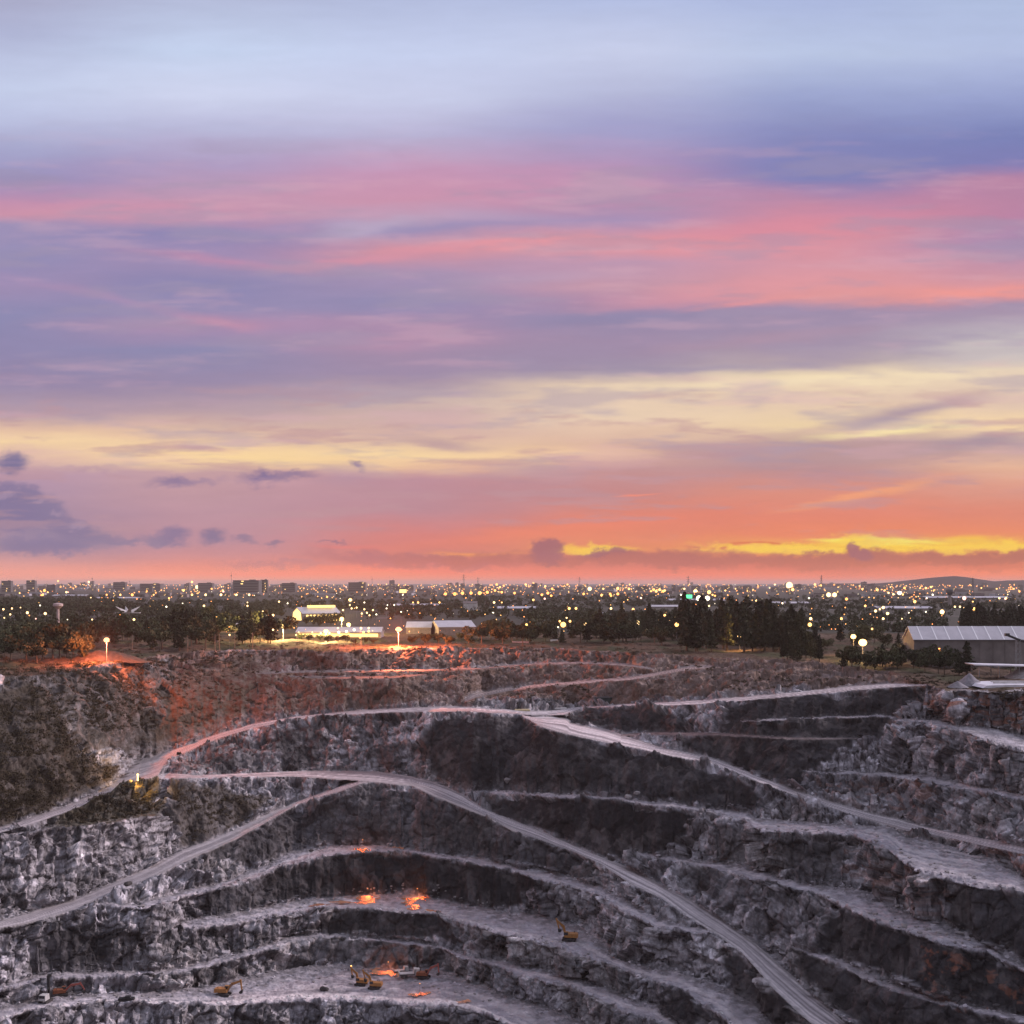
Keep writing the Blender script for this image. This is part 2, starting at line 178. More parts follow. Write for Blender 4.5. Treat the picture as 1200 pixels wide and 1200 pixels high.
STR = [   # name, kind, upper edge, lower edge (photo columns/rows), elevation in metres along it
 ('rim','rim',[(-350,810),(0,792),(50,788),(100,780),(150,772),(200,764),(240,761),(280,759),(340,760),(400,762),(480,758),(560,757),(640,757),(700,760),(760,764),(800,766),(860,769),(900,771),(960,775),(1040,784),(1085,799),(1110,806),(1130,804),(1166,809),(1200,808),(1550,830)],
  [(-350,812),(0,794),(50,790),(100,782),(150,774),(200,766),(240,763),(280,761),(340,762),(400,764),(480,760),(560,759),(640,759),(700,762),(760,766),(800,768),(860,771),(900,773),(960,777),(1040,786),(1085,801),(1110,810),(1130,808),(1166,812),(1200,811),(1550,834)],
  [(-350,-38.0),(-250,-38.0),(-150,-38.0),(-50,-38.0),(15,-38.0),(45,-38.0),(75,-38.0),(105,-38.0),(135,-38.0),(165,-38.0),(195,-38.0),(225,-38.0),(255,-38.0),(285,-38.0),(315,-38.0),(345,-38.0),(375,-38.0),(405,-38.0),(435,-38.0),(465,-38.0),(495,-38.0),(525,-38.0),(555,-38.0),(585,-38.0),(615,-38.0),(645,-38.0),(675,-38.0),(705,-38.0),(735,-38.0),(765,-38.0),(795,-38.0),(825,-38.0),(855,-38.0),(885,-38.0),(915,-38.0),(945,-38.0),(975,-38.0),(1005,-38.0),(1035,-38.0),(1065,-38.0),(1095,-38.0),(1125,-38.0),(1155,-38.0),(1185,-38.0),(1250,-38.0),(1350,-38.0),(1450,-38.0),(1550,-38.0)]),
 ('terrace','road',[(300,789),(345,786),(400,785),(490,784),(560,782),(620,777),(680,775),(740,778),(765,784)],
  [(300,790),(345,788.3),(400,787.5),(490,786.5),(560,784.5),(620,779.5),(680,777.5),(740,780.5),(765,785)],
  [(300,-48.2),(330,-47.8),(360,-47.6),(390,-47.4),(420,-47.4),(450,-47.5),(480,-47.6),(510,-47.3),(540,-47.1),(570,-46.9),(600,-46.3),(630,-45.3),(660,-44.4),(690,-43.8),(720,-43.5),(750,-43.6),(765,-43.8)]),
 ('ledge','road',[(340,792.5),(400,792.5),(460,792),(500,790)],
  [(340,793.5),(400,795.5),(460,795),(500,791)],
  [(345,-49.4),(375,-49.5),(405,-49.5),(435,-49.2),(465,-48.6),(495,-47.7)]),
 ('droad','road',[(545,819),(559,812),(600,805),(640,801),(685,797.5),(740,793),(790,784),(815,780),(835,779)],
  [(545,823),(559,817),(600,809),(640,804.5),(685,801),(740,796.5),(790,788),(815,784),(835,782)],
  [(555,-59.9),(585,-57.2),(615,-54.8),(645,-53.0),(675,-51.5),(705,-49.7),(735,-47.7),(765,-45.5),(795,-43.3),(825,-41.2)]),
 ('aroad','road',[(-350,1079),(0,969),(35,958),(73,946),(105,934),(136,916),(148,902),(160,893),(180,886),(210,876),(252,861),(297,848),(350,839),(400,834),(440,831),(480,829),(530,827),(560,829),(592,831),(620,833),(650,832),(670,829),(720,826),(756,823.5),(788,822),(820,820),(860,817),(920,812),(960,808),(1000,804),(1040,801),(1085,801.5)],
  [(-350,1087),(0,976),(35,967),(73,953),(105,941),(140,923),(160,916),(176,912),(186,908),(192,896),(196,892),(210,885),(252,867),(297,853),(350,843),(400,838),(440,835.5),(480,834),(550,833.6),(576,836),(604,836.5),(616,838),(640,839),(660,838),(668,835),(680,831),(700,829),(740,827),(788,826.5),(820,825),(860,822),(920,817),(960,813),(1000,809),(1085,803)],
  [(-350,-92.5),(-250,-90.2),(-150,-88.0),(-50,-85.9),(15,-84.6),(45,-83.9),(75,-83.4),(105,-82.9),(135,-81.9),(165,-80.6),(195,-78.7),(225,-76.1),(255,-73.2),(285,-70.6),(315,-68.2),(345,-66.4),(375,-65.1),(405,-64.0),(435,-63.1),(465,-62.2),(495,-61.6),(525,-60.9),(555,-60.4),(585,-60.9),(615,-62.1),(645,-62.7),(675,-61.7),(705,-59.6),(735,-57.7),(765,-56.1),(795,-54.4),(825,-52.5),(855,-50.4),(885,-48.6),(915,-47.0),(945,-45.6),(975,-44.2),(1005,-42.7),(1035,-41.3),(1065,-39.9),(1080,-39.2)]),
 ('gline2','bench',[(868,844),(920,842),(960,840),(1000,839),(1030,837.5),(1056,841),(1076,843),(1108,843),(1120,850),(1150,851),(1176,855),(1200,862),(1550,930)],
  [(868,845.5),(920,844),(960,842),(1000,841),(1030,840),(1056,844),(1076,846),(1100,851),(1120,854),(1136,858),(1150,866),(1165,873),(1200,880),(1550,950)],
  [(870,-55.6),(900,-54.7),(930,-53.7),(960,-52.6),(990,-51.7),(1020,-50.8),(1050,-50.2),(1080,-49.9),(1110,-49.7),(1140,-50.0),(1170,-50.6),(1200,-51.6),(1300,-53.0),(1400,-54.4),(1500,-55.7),(1550,-56.3)]),
 ('gline','road',[(728,860),(738,859),(760,858),(804,858),(840,859),(888,861.5),(930,864),(960,864.5),(1010,864.5)],
  [(728,862),(738,863),(760,861.5),(804,861),(840,862),(888,864),(930,867),(960,867),(1010,865.5)],
  [(735,-67.4),(765,-66.0),(795,-64.3),(825,-62.8),(855,-61.5),(885,-60.3),(915,-59.5),(945,-58.8),(975,-58.2),(1005,-57.7)]),
 ('p2','bench',[(944,903),(960,903),(990,904),(1040,906),(1068,907),(1096,910),(1130,919),(1170,926),(1200,931),(1550,1000)],
  [(944,903.8),(960,905),(990,907),(1020,909),(1060,912),(1084,918),(1130,925),(1170,933),(1200,937),(1550,1008)],
  [(945,-68.5),(975,-68.4),(1005,-68.2),(1035,-67.9),(1065,-67.2),(1095,-66.4),(1125,-65.6),(1155,-64.7),(1185,-64.1),(1250,-63.9),(1350,-64.0),(1450,-64.3),(1550,-64.7)]),
 ('eroad','road',[(612,838),(640,839),(660,839),(664,841),(668,847),(680,850),(706,853),(722,858),(740,864),(780,877),(800,880),(832,887),(864,899),(890,910),(920,921),(960,935),(990,943),(1020,952),(1060,961),(1090,970),(1130,978),(1160,984),(1200,992),(1550,1062)],
  [(612,839),(618,842),(630,850),(652,858),(680,864),(720,872),(760,880),(786,886),(814,891),(840,897),(866,907),(890,917),(920,928),(940,935),(960,942),(1000,956),(1040,967),(1060,973),(1100,980),(1130,986),(1160,993),(1200,1001),(1550,1075)],
  [(615,-62.0),(645,-63.1),(675,-64.7),(705,-66.2),(735,-67.1),(765,-67.8),(795,-68.7),(825,-69.6),(855,-70.8),(885,-72.0),(915,-73.3),(945,-74.8),(975,-76.3),(1005,-77.7),(1035,-78.7),(1065,-78.9),(1095,-78.3),(1125,-77.3),(1155,-76.1),(1185,-74.9),(1250,-73.9),(1350,-73.2),(1450,-72.8),(1550,-72.5)]),
 ('broad','road',[(186,908),(196,905),(227,908.5),(280,906.5),(352,903),(405,902.5),(440,904),(482,909.5),(510,916.5),(541,930),(566,947),(600,961),(635,974),(670,990),(705,1004),(740,1018),(775,1037),(810,1055),(845,1077),(885,1105),(920,1136),(955,1168),(990,1198),(1200,1340),(1550,1500)],
  [(186,912),(210,912.5),(280,911),(350,910),(400,914),(440,917),(482,921),(510,934),(545,948),(580,962),(600,974),(635,985),(670,997),(705,1013),(740,1037),(775,1053),(810,1077),(845,1099),(869,1116),(902,1154),(930,1182),(951,1200),(1200,1360),(1550,1520)],
  [(195,-79.8),(225,-82.0),(255,-83.8),(285,-85.1),(315,-86.0),(345,-86.6),(375,-87.0),(405,-87.3),(435,-87.3),(465,-87.7),(495,-88.8),(525,-90.7),(555,-93.1),(585,-95.9),(615,-98.1),(645,-99.8),(675,-101.1),(705,-102.3),(735,-103.6),(765,-105.0),(795,-106.6),(825,-108.4),(855,-110.0),(885,-111.8),(915,-113.7),(945,-115.4),(975,-116.5),(1005,-117.0),(1035,-117.3),(1065,-117.7),(1095,-118.1),(1125,-118.6),(1155,-119.1),(1185,-119.5),(1250,-119.6),(1350,-119.5),(1450,-119.4),(1550,-119.2)]),
 ('lshelf','veg',[(-350,1089),(0,979),(36,972),(58,967),(84,965),(120,961),(140,958),(168,953),(195,952)],
  [(-350,1093),(0,982),(36,976),(58,971),(84,969),(120,966),(140,963),(168,958),(195,955)],
  [(-350,-95.3),(-250,-92.8),(-150,-90.2),(-50,-88.0),(15,-86.6),(45,-86.3),(75,-86.8),(105,-87.7),(135,-88.6),(165,-89.4),(195,-90.0)]),
 ('fbench','bench',[(545,930),(568,927),(590,926),(620,929),(660,931),(720,933),(756,939),(790,940.5),(810,944),(844,948.5),(872,950),(880,958),(920,961),(960,965),(1000,967),(1040,968),(1060,979),(1100,987),(1150,1000),(1200,1030),(1550,1120)],
  [(545,930.5),(568,929),(590,929),(620,932),(660,934.5),(720,937),(756,943),(790,946),(832,951),(848,957),(870,960),(892,974),(926,976),(960,977),(1000,979),(1040,994),(1060,1012),(1084,1026),(1120,1035),(1152,1041),(1200,1047),(1550,1140)],
  [(555,-92.0),(585,-90.0),(615,-88.2),(645,-86.5),(675,-85.2),(705,-84.2),(735,-83.4),(765,-82.9),(795,-82.5),(825,-82.4),(855,-82.3),(885,-82.1),(915,-81.6),(945,-80.8),(975,-80.0),(1005,-79.5),(1035,-79.1),(1065,-79.3),(1095,-79.6),(1125,-79.6),(1155,-79.2),(1185,-78.8),(1250,-78.6),(1350,-78.6),(1450,-78.8),(1550,-78.9)]),
 ('croad','road',[(-350,1138),(0,1079),(35,1069),(87,1054),(140,1031),(175,1017),(217,994),(245,985),(280,970),(315,953),(331,946),(370,931),(405,915),(433,910)],
  [(-350,1148),(0,1088),(35,1082),(87,1066),(140,1043),(175,1029),(217,1010),(245,998),(280,982),(315,962),(350,942),(400,927),(425,918),(433,917)],
  [(-350,-105.2),(-250,-106.3),(-150,-107.5),(-50,-108.7),(15,-109.5),(45,-109.7),(75,-109.4),(105,-108.8),(135,-107.8),(165,-106.7),(195,-105.8),(225,-104.9),(255,-103.6),(285,-101.6),(315,-99.0),(345,-96.0),(375,-92.7),(405,-89.4),(420,-87.8)]),
 ('mbench','bench',[(735,997),(770,1002),(800,1006.5),(844,1011),(876,1014),(900,1021),(920,1031),(960,1038),(1000,1041),(1026,1048),(1044,1063),(1080,1075),(1110,1087),(1140,1097),(1160,1109),(1200,1135),(1550,1240)],
  [(735,999),(776,1008),(804,1012),(828,1015),(860,1024),(880,1031),(900,1033),(920,1039),(960,1048),(990,1063),(1020,1078),(1050,1088),(1080,1098),(1110,1108),(1140,1114),(1160,1117),(1200,1140),(1550,1250)],
  [(735,-99.3),(765,-98.8),(795,-98.2),(825,-97.5),(855,-96.6),(885,-95.6),(915,-94.8),(945,-94.2),(975,-93.8),(1005,-93.3),(1035,-92.7),(1065,-92.1),(1095,-91.6),(1125,-91.6),(1155,-92.0),(1185,-92.7),(1250,-93.2),(1350,-93.4),(1450,-93.4),(1550,-93.3)]),
 ('nbench','bench',[(925,1108),(960,1117),(990,1126),(1020,1142),(1060,1156),(1100,1173),(1140,1178),(1170,1184),(1200,1191),(1550,1320)],
  [(925,1110),(960,1123),(990,1135),(1020,1151),(1060,1166),(1090,1174),(1140,1185),(1170,1191),(1200,1199),(1550,1330)],
  [(930,-108.4),(960,-107.6),(990,-106.8),(1020,-106.0),(1050,-105.2),(1080,-104.4),(1110,-103.7),(1140,-103.0),(1170,-102.4),(1200,-102.0),(1300,-101.9),(1400,-102.1),(1500,-102.3),(1550,-102.5)]),
 ('qbench','bench',[(100,1056),(112,1056),(140,1059),(164,1060),(180,1051),(200,1047),(240,1037),(270,1030),(290,1020),(316,1013),(335,999),(370,992),(415,990),(464,992),(510,1000),(546,1003),(580,1009),(610,1016),(640,1019),(660,1026),(680,1034),(704,1038),(720,1049),(740,1058),(768,1074),(800,1084),(828,1086),(848,1101)],
  [(100,1060),(112,1060),(140,1063),(164,1065),(180,1064),(200,1056),(240,1047),(260,1042),(290,1033),(320,1020),(328,1016),(360,1007),(388,1003),(412,1001),(464,996),(510,1004),(540,1008),(564,1014),(600,1019),(610,1025),(626,1031),(660,1038),(680,1042),(700,1048),(720,1063),(740,1074),(770,1087),(800,1091),(828,1093),(848,1103)],
  [(105,-108.7),(135,-110.0),(165,-111.3),(195,-112.4),(225,-113.2),(255,-113.5),(285,-113.2),(315,-112.4),(345,-111.4),(375,-110.5),(405,-109.8),(435,-109.5),(465,-109.2),(495,-109.0),(525,-108.8),(555,-108.7),(585,-108.8),(615,-109.2),(645,-109.5),(675,-109.4),(705,-109.2),(735,-109.1),(765,-109.3),(795,-109.2),(825,-108.9),(840,-108.9)]),
 ('ubench','bench',[(200,1089),(205,1083),(240,1074),(262,1071),(300,1065),(324,1058),(360,1053),(400,1050),(440,1048),(480,1047),(510,1052),(540,1060),(580,1066),(604,1067),(620,1068),(650,1076),(680,1085),(696,1096),(705,1110),(720,1122),(750,1132),(790,1137),(820,1148),(850,1156),(880,1175),(905,1200),(1200,1400),(1550,1580)],
  [(200,1090),(205,1093),(240,1088),(280,1082),(324,1074),(360,1067),(392,1064),(428,1064),(476,1070),(520,1073),(556,1086),(580,1094),(610,1099),(628,1106),(652,1110),(670,1118),(692,1124),(720,1132),(744,1142),(772,1152),(800,1158),(816,1172),(840,1188),(852,1200),(900,1245),(1200,1440),(1550,1620)],
  [(210,-120.7),(240,-121.3),(270,-122.0),(300,-122.7),(330,-123.3),(360,-123.7),(390,-123.7),(420,-123.6),(450,-123.5),(480,-123.3),(510,-123.0),(540,-122.8),(570,-122.5),(600,-122.2),(630,-121.9),(660,-121.8),(690,-121.9),(720,-121.8),(750,-121.4),(780,-120.9),(810,-120.6),(840,-120.8),(870,-121.3),(900,-121.7),(930,-122.0),(960,-122.3),(990,-122.7),(1020,-123.0),(1050,-123.3),(1080,-123.6),(1110,-123.9),(1140,-124.2),(1170,-124.6),(1200,-124.8),(1300,-125.1),(1400,-125.3),(1500,-125.5),(1550,-125.6)]),
 ('wbench','bench',[(-350,1215),(0,1154),(40,1143),(80,1139),(120,1139),(170,1137),(200,1135),(240,1126),(264,1120),(290,1114),(316,1106),(340,1097),(376,1093),(410,1096),(440,1099),(480,1102),(512,1106),(532,1115),(560,1122),(592,1126),(620,1132),(646,1139),(670,1145),(692,1150),(720,1162),(740,1171),(768,1176),(774,1186),(790,1196),(1200,1470),(1550,1660)],
  [(-350,1223),(0,1162),(40,1150),(80,1146),(120,1145),(170,1143),(200,1142),(240,1134),(264,1128),(290,1121),(316,1113),(340,1103),(376,1098),(410,1100),(440,1103),(480,1106),(520,1112),(532,1120),(560,1127),(580,1132),(604,1142),(628,1147),(640,1153),(660,1155),(680,1162),(720,1179),(730,1188),(756,1193),(775,1200),(1200,1500),(1550,1690)],
  [(-350,-118.8),(-250,-120.3),(-150,-121.8),(-50,-123.3),(15,-124.4),(45,-125.3),(75,-126.3),(105,-127.4),(135,-128.4),(165,-129.3),(195,-130.1),(225,-130.7),(255,-131.0),(285,-131.1),(315,-131.1),(345,-131.1),(375,-131.3),(405,-131.6),(435,-131.8),(465,-131.9),(495,-131.9),(525,-131.7),(555,-131.2),(585,-130.6),(615,-130.0),(645,-129.4),(675,-128.9),(705,-128.6),(735,-128.3),(765,-128.0),(795,-127.9),(825,-127.8),(855,-127.6),(885,-127.2),(915,-126.9),(945,-126.9),(975,-126.9),(1005,-127.1),(1035,-127.3),(1065,-127.5),(1095,-127.7),(1125,-127.9),(1155,-128.2),(1185,-128.4),(1250,-128.7),(1350,-129.0),(1450,-129.3),(1550,-129.5)]),
 ('xfloor','floor',[(-350,1240),(0,1181),(40,1172),(60,1168),(100,1164),(140,1163),(200,1160),(240,1156),(290,1143),(340,1136),(360,1131),(400,1130),(440,1136),(480,1135),(514,1135),(540,1148),(564,1156),(600,1170),(632,1176),(660,1188),(680,1197),(740,1230),(1200,1540),(1550,1720)],
  [(-350,1262),(0,1195),(30,1186),(60,1181),(120,1174),(160,1174),(240,1179),(300,1176),(360,1173),(420,1174),(480,1179),(540,1180),(570,1190),(592,1200),(700,1262),(1200,1620),(1550,1800)],
  [(-350,-122.1),(-250,-123.9),(-150,-125.7),(-50,-127.4),(15,-128.7),(45,-129.7),(75,-130.5),(105,-131.3),(135,-132.3),(165,-133.3),(195,-134.4),(225,-135.4),(255,-136.2),(285,-136.9),(315,-137.7),(345,-138.3),(375,-138.8),(405,-139.2),(435,-139.3),(465,-139.1),(495,-138.6),(525,-138.0),(555,-137.6),(585,-137.2),(615,-136.9),(645,-136.6),(675,-136.5),(705,-136.5),(735,-136.7),(765,-136.8),(795,-136.8),(825,-136.5),(855,-136.0),(885,-135.3),(915,-134.7),(945,-134.2),(975,-133.8),(1005,-133.5),(1035,-133.2),(1065,-133.1),(1095,-133.0),(1125,-132.9),(1155,-132.8),(1185,-132.7),(1250,-132.6),(1350,-132.5),(1450,-132.3),(1550,-132.2)]),
 ('pitfloor','floor',[(-350,1330),(0,1235),(200,1222),(500,1222),(592,1240),(700,1310),(1200,1680),(1550,1860)],
  [(-350,3400),(1550,3400)],
  [(-350,-133.2),(-250,-134.2),(-150,-135.3),(-50,-136.6),(15,-138.0),(45,-139.5),(75,-141.0),(105,-142.2),(135,-143.2),(165,-144.0),(195,-144.6),(225,-145.3),(255,-146.2),(285,-147.1),(315,-148.1),(345,-148.9),(375,-149.5),(405,-149.7),(435,-149.6),(465,-149.2),(495,-148.7),(525,-148.1),(555,-147.4),(585,-146.6),(615,-145.9),(645,-145.5),(675,-145.3),(705,-145.2),(735,-145.1),(765,-144.9),(795,-144.6),(825,-144.1),(855,-143.5),(885,-142.7),(915,-142.0),(945,-141.3),(975,-140.7),(1005,-140.2),(1035,-139.8),(1065,-139.5),(1095,-139.3),(1125,-139.0),(1155,-138.8),(1185,-138.5),(1250,-138.2),(1350,-137.8),(1450,-137.3),(1550,-136.9)]),
]

# ------------------------------------------------------------------ terrain: benches and ramps of the pit
fbm0 = fbm
def fbm(x, y, z, octv=4, rough=.5): return fbm0(x, y, z, octv, rough)*1.9
def pl(a, x):
    a = np.array(a, float); return np.interp(x, a[:, 0], a[:, 1])
cx_ = np.concatenate([np.arange(-900, -350, 40.), np.arange(-350, -20, 5.), np.arange(-20, 1220, 1.0), np.arange(1220, 1550, 5.), np.arange(1550, 2101, 40.)])
ry_ = np.concatenate([np.arange(742, 850, .6), np.arange(850, 1206, .85), np.arange(1206, 1420, 5.), np.geomspace(1420, 3400, 45)])
NC = len(cx_); NR = len(ry_)
KIND = {'rim': 0, 'road': 1, 'bench': 2, 'floor': 3, 'veg': 4}
Zg = np.zeros((NR, NC)); strip = np.full((NR, NC), -1, np.int32); below = np.zeros((NR, NC), np.int32)
tt = np.zeros((NR, NC)); edge = np.zeros((NR, NC)); acr = np.zeros((NR, NC))
jit = []
for si, s in enumerate(STR):
    amp = {'rim': 1.2, 'road': .75, 'bench': 2.7, 'floor': 2.0, 'veg': 1.8}[s[1]]
    f1 = .75*fbm(cx_/22.0, si*3.7, 1.3, 5, .62)*amp; f2 = .75*(fbm(cx_/16.0, si*3.7+50, 4.3, 5, .6)+.5*np.abs(fbm(cx_/7.0, si*1.7+50, 4.3, 3, .6)))*amp*1.35
    jit.append((f2*.9, f1))
for c, x in enumerate(cx_):
    Ls = []
    xq = min(max(x, -350), 1550)
    for si, s in enumerate(STR):
        if s[2][0][0] <= xq <= s[2][-1][0]:
            w = 1.0 if si else .8
            a = pl(s[2], xq)+jit[si][0][c]*w; b = pl(s[3], xq)+jit[si][1][c]*w
            e0 = s[2][0][0]; e1 = s[2][-1][0]; tw = 1.0
            if e0 > -350: tw = min(tw, (xq-e0)/26.0)
            if e1 < 1550: tw = min(tw, (e1-xq)/26.0)
            tw = max(.02, tw); tw = tw*tw*(3-2*tw)
            if s[1] == 'bench': b = a+(b-a)*(.15+.85*tw)
            Ls.append([a, b, si, pl(s[4], xq), tw])
    Ls.sort(key=lambda q: q[0]+q[1]); pv_ = 745.0
    full = [q for q in Ls if q[4] > .999]
    for q in Ls:                                  # a bench that ends fades into the face it is cut in
        if q[4] <= .999:
            ky = []; kv = []
            for p in full: ky += [p[0], max(p[1], p[0]+.4)]; kv += [p[3], p[3]]
            q[3] = q[3]*q[4]+float(np.interp((q[0]+q[1])/2, ky, kv))*(1-q[4])
    for q in Ls:
        q[0] = max(q[0], pv_+.3); q[1] = max(q[1], q[0]+.5); pv_ = q[1]
    ky = [742.0]; kz_ = [-38.0]
    for q in Ls: ky += [q[0], q[1]]; kz_ += [q[3], q[3]]
    Zg[:, c] = np.interp(ry_, ky, kz_)
    prev_b = 742.0
    for n_, q in enumerate(Ls):
        m = (ry_ >= q[0]) & (ry_ <= q[1]); strip[m, c] = q[2]; acr[m, c] = (ry_[m]-q[0])/(q[1]-q[0])
        m2 = (ry_ > prev_b) & (ry_ < q[0]); below[m2, c] = q[2]
        tt[m2, c] = (ry_[m2]-prev_b)/(q[0]-prev_b); edge[m2, c] = np.minimum(ry_[m2]-prev_b, q[0]-ry_[m2])
        below[m, c] = q[2]; prev_b = q[1]
PX, PY = np.meshgrid(cx_, ry_)
Yg = -Zg*F/(PY-HY); Xg = (PX-CX)/F*Yg
P0 = np.stack([Xg, Yg, Zg], -1)
face = (strip < 0)
plain_m = (below == 0) & face; face &= ~plain_m; face[PY < 746] = False
du = np.gradient(P0, axis=1); dv = np.gradient(P0, axis=0); nn = np.cross(dv, du)
nn /= np.linalg.norm(nn, axis=-1, keepdims=True)+1e-9; nn *= np.sign(nn[..., 2:3]+1e-6)
for _ in range(2):                                            # relax the normals a little
    nn[1:-1] = (nn[:-2]+nn[1:-1]*2+nn[2:])/4; nn[:, 1:-1] = (nn[:, :-2]+nn[:, 1:-1]*2+nn[:, 2:])/4
# ragged photo-space coordinates for the material zones
def inpoly(poly, fx, fy, soft=None):
    x = PX+fx; y = PY+fy; r = np.zeros(PX.shape, bool); n = len(poly)
    ys = [p[1] for p in poly]; band = (y >= min(ys)) & (y <= max(ys)); x = x[band]; y = y[band]; rr = np.zeros(x.shape, bool)
    for i in range(n):
        x1, y1 = poly[i]; x2, y2 = poly[(i+1) % n]
        if y1 == y2: continue
        c_ = ((y1 > y) != (y2 > y)) & (x < (x2-x1)*(y-y1)/(y2-y1)+x1); rr ^= c_
    r[band] = rr; return r
jx = fbm(Xg/16, Yg/16, Zg/9, 5, .7)*16; jy = fbm(Xg/16+40, Yg/16, Zg/9, 5, .7)*8
ZONES = [
 ('brown', .9, [(200,760),(1110,757),(1085,803),(960,806),(830,816),(720,822),(560,824),(440,829),(350,838),(290,850),(200,880),(170,892),(190,850),(200,800)]),
 ('green', .75, [(0,770),(210,760),(190,800),(120,850),(60,850),(0,812)]),
 ('green', .95, [(-900,800),(0,808),(50,800),(80,848),(95,880),(140,905),(105,932),(40,955),(0,966),(-900,1080)]),
 ('green', .85, [(70,795),(180,780),(215,830),(200,862),(150,880),(110,880),(85,850)]),
 ('green', .6, [(150,800),(290,765),(330,800),(270,848),(200,875),(150,892)]),
 ('pale', .6, [(-900,860),(0,870),(12,876),(36,918),(28,930),(0,940),(-900,1000)]),
 ('green', .8, [(200,925),(215,915),(300,930),(330,935),(280,968),(215,993),(195,960)]),
 ('dark', .55, [(195,900),(260,872),(300,856),(372,848),(375,898),(280,905),(200,908)]),
 ('dark', .9, [(320,860),(372,850),(374,900),(330,902)]),
 ('pale', .8, [(375,850),(470,838),(530,840),(540,858),(480,900),(380,902)]),
 ('dark', .85, [(440,868),(475,868),(470,903),(445,900)]),
 ('dark', .95, [(525,842),(610,840),(640,856),(720,876),(790,890),(885,920),(893,946),(870,948),(790,940),(700,931),(620,926),(545,925),(510,912),(490,875),(500,860)]),
 ('dark', 1.0, [(560,932),(700,938),(760,948),(815,952),(800,985),(768,1004),(700,998),(640,975),(580,950)]),
 ('dark', .95, [(664,836),(740,830),(790,832),(806,845),(800,860),(740,860),(706,853),(668,847)]),
 ('dark', .95, [(860,824),(960,815),(1075,804),(1078,815),(1058,838),(1030,862),(980,880),(960,903),(945,903),(940,925),(870,900),(800,880),(805,864),(842,858)]),
 ('dark', .8, [(240,1000),(290,975),(345,945),(430,920),(500,930),(580,966),(680,1000),(700,1030),(600,1010),(540,1000),(450,990),(380,985),(320,1005),(300,1012)]),
 ('dark', 1.0, [(322,1022),(380,1005),(480,1000),(600,1020),(622,1032),(618,1060),(560,1062),(480,1045),(380,1050),(325,1056),(310,1040)]),
 ('dark', .9, [(375,1078),(440,1062),(520,1072),(522,1095),(480,1102),(420,1094),(370,1092)]),
 ('dark', .7, [(375,1100),(410,1103),(475,1108),(510,1112),(505,1132),(440,1136),(380,1130),(340,1130),(360,1112)]),
 ('dark', .85, [(240,1010),(262,1040),(330,1022),(328,1060),(265,1072),(240,1060)]),
 ('dark', .8, [(35,1105),(100,1085),(140,1095),(120,1138),(60,1138),(20,1143)]),
 ('pale', .8, [(-400,985),(0,983),(60,972),(190,955),(215,990),(140,1030),(80,1052),(0,1075),(-400,1140)]),
 ('pale', .5, [(120,1070),(240,1055),(240,1110),(120,1125)]),
 ('pale', .7, [(805,955),(845,958),(835,998),(800,1000),(785,985)]),
 ('dark', .7, [(838,965),(870,965),(885,1010),(850,1010),(835,1000)]),
 ('pale', .6, [(640,1030),(740,1040),(850,1095),(870,1120),(840,1150),(760,1130),(690,1090)]),
 ('dark', .95, [(862,1118),(890,1150),(930,1185),(945,1200),(860,1200),(845,1160),(855,1130)]),
 ('dark', .95, [(782,1162),(800,1162),(842,1196),(780,1215),(770,1180)]),
 ('dark', .7, [(925,985),(990,985),(985,1038),(935,1035),(920,1010)]),
 ('dark', .65, [(812,1017),(880,1035),(870,1078),(840,1062),(815,1040)]),
 ('pale', .5, [(880,1040),(985,1055),(970,1110),(900,1108),(868,1080)]),
 ('dark', .95, [(978,1066),(1060,1092),(1200,1142),(1560,1260),(1560,1330),(1200,1188),(1100,1170),(1040,1140),(980,1122),(960,1110)]),
 ('dark', .9, [(928,1112),(990,1135),(1200,1200),(1560,1350),(1560,1480),(1200,1330),(990,1190),(935,1130)]),
 ('dark', .95, [(1115,1036),(1200,1050),(1560,1150),(1560,1240),(1200,1130),(1165,1108),(1110,1085)]),
 ('rust', .9, [(1070,812),(1200,815),(1560,840),(1560,900),(1200,860),(1100,842)]),
 ('rust', .6, [(1070,1105),(1200,1140),(1560,1260),(1560,1330),(1200,1190),(1080,1170)]),
 ('rust', .5, [(960,910),(1100,915),(1100,965),(980,945)]),
 ('rust', .6, [(1150,990),(1200,1000),(1560,1080),(1560,1110),(1200,1030)]),
 ('rust', .4, [(980,985),(1110,1035),(1105,1080),(1030,1050),(985,1035)]),
]
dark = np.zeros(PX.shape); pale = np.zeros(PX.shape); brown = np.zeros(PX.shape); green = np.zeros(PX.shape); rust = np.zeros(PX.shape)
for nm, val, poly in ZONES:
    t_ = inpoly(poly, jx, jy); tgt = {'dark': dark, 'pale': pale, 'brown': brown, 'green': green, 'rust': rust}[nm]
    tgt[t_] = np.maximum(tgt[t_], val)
def soften(a, k=2):
    for _ in range(k):
        a[1:-1] = (a[:-2]+a[1:-1]+a[2:])/3; a[:, 1:-1] = (a[:, :-2]+a[:, 1:-1]+a[:, 2:])/3
    return a
for a_ in (dark, pale, brown, green, rust): soften(a_, 2)
loose = np.clip(dark*.9+brown*.6+green*.8, 0, 1)              # loose tipped soil is smoother than blasted rock
fm = sstep(0, 3.0, edge)*face
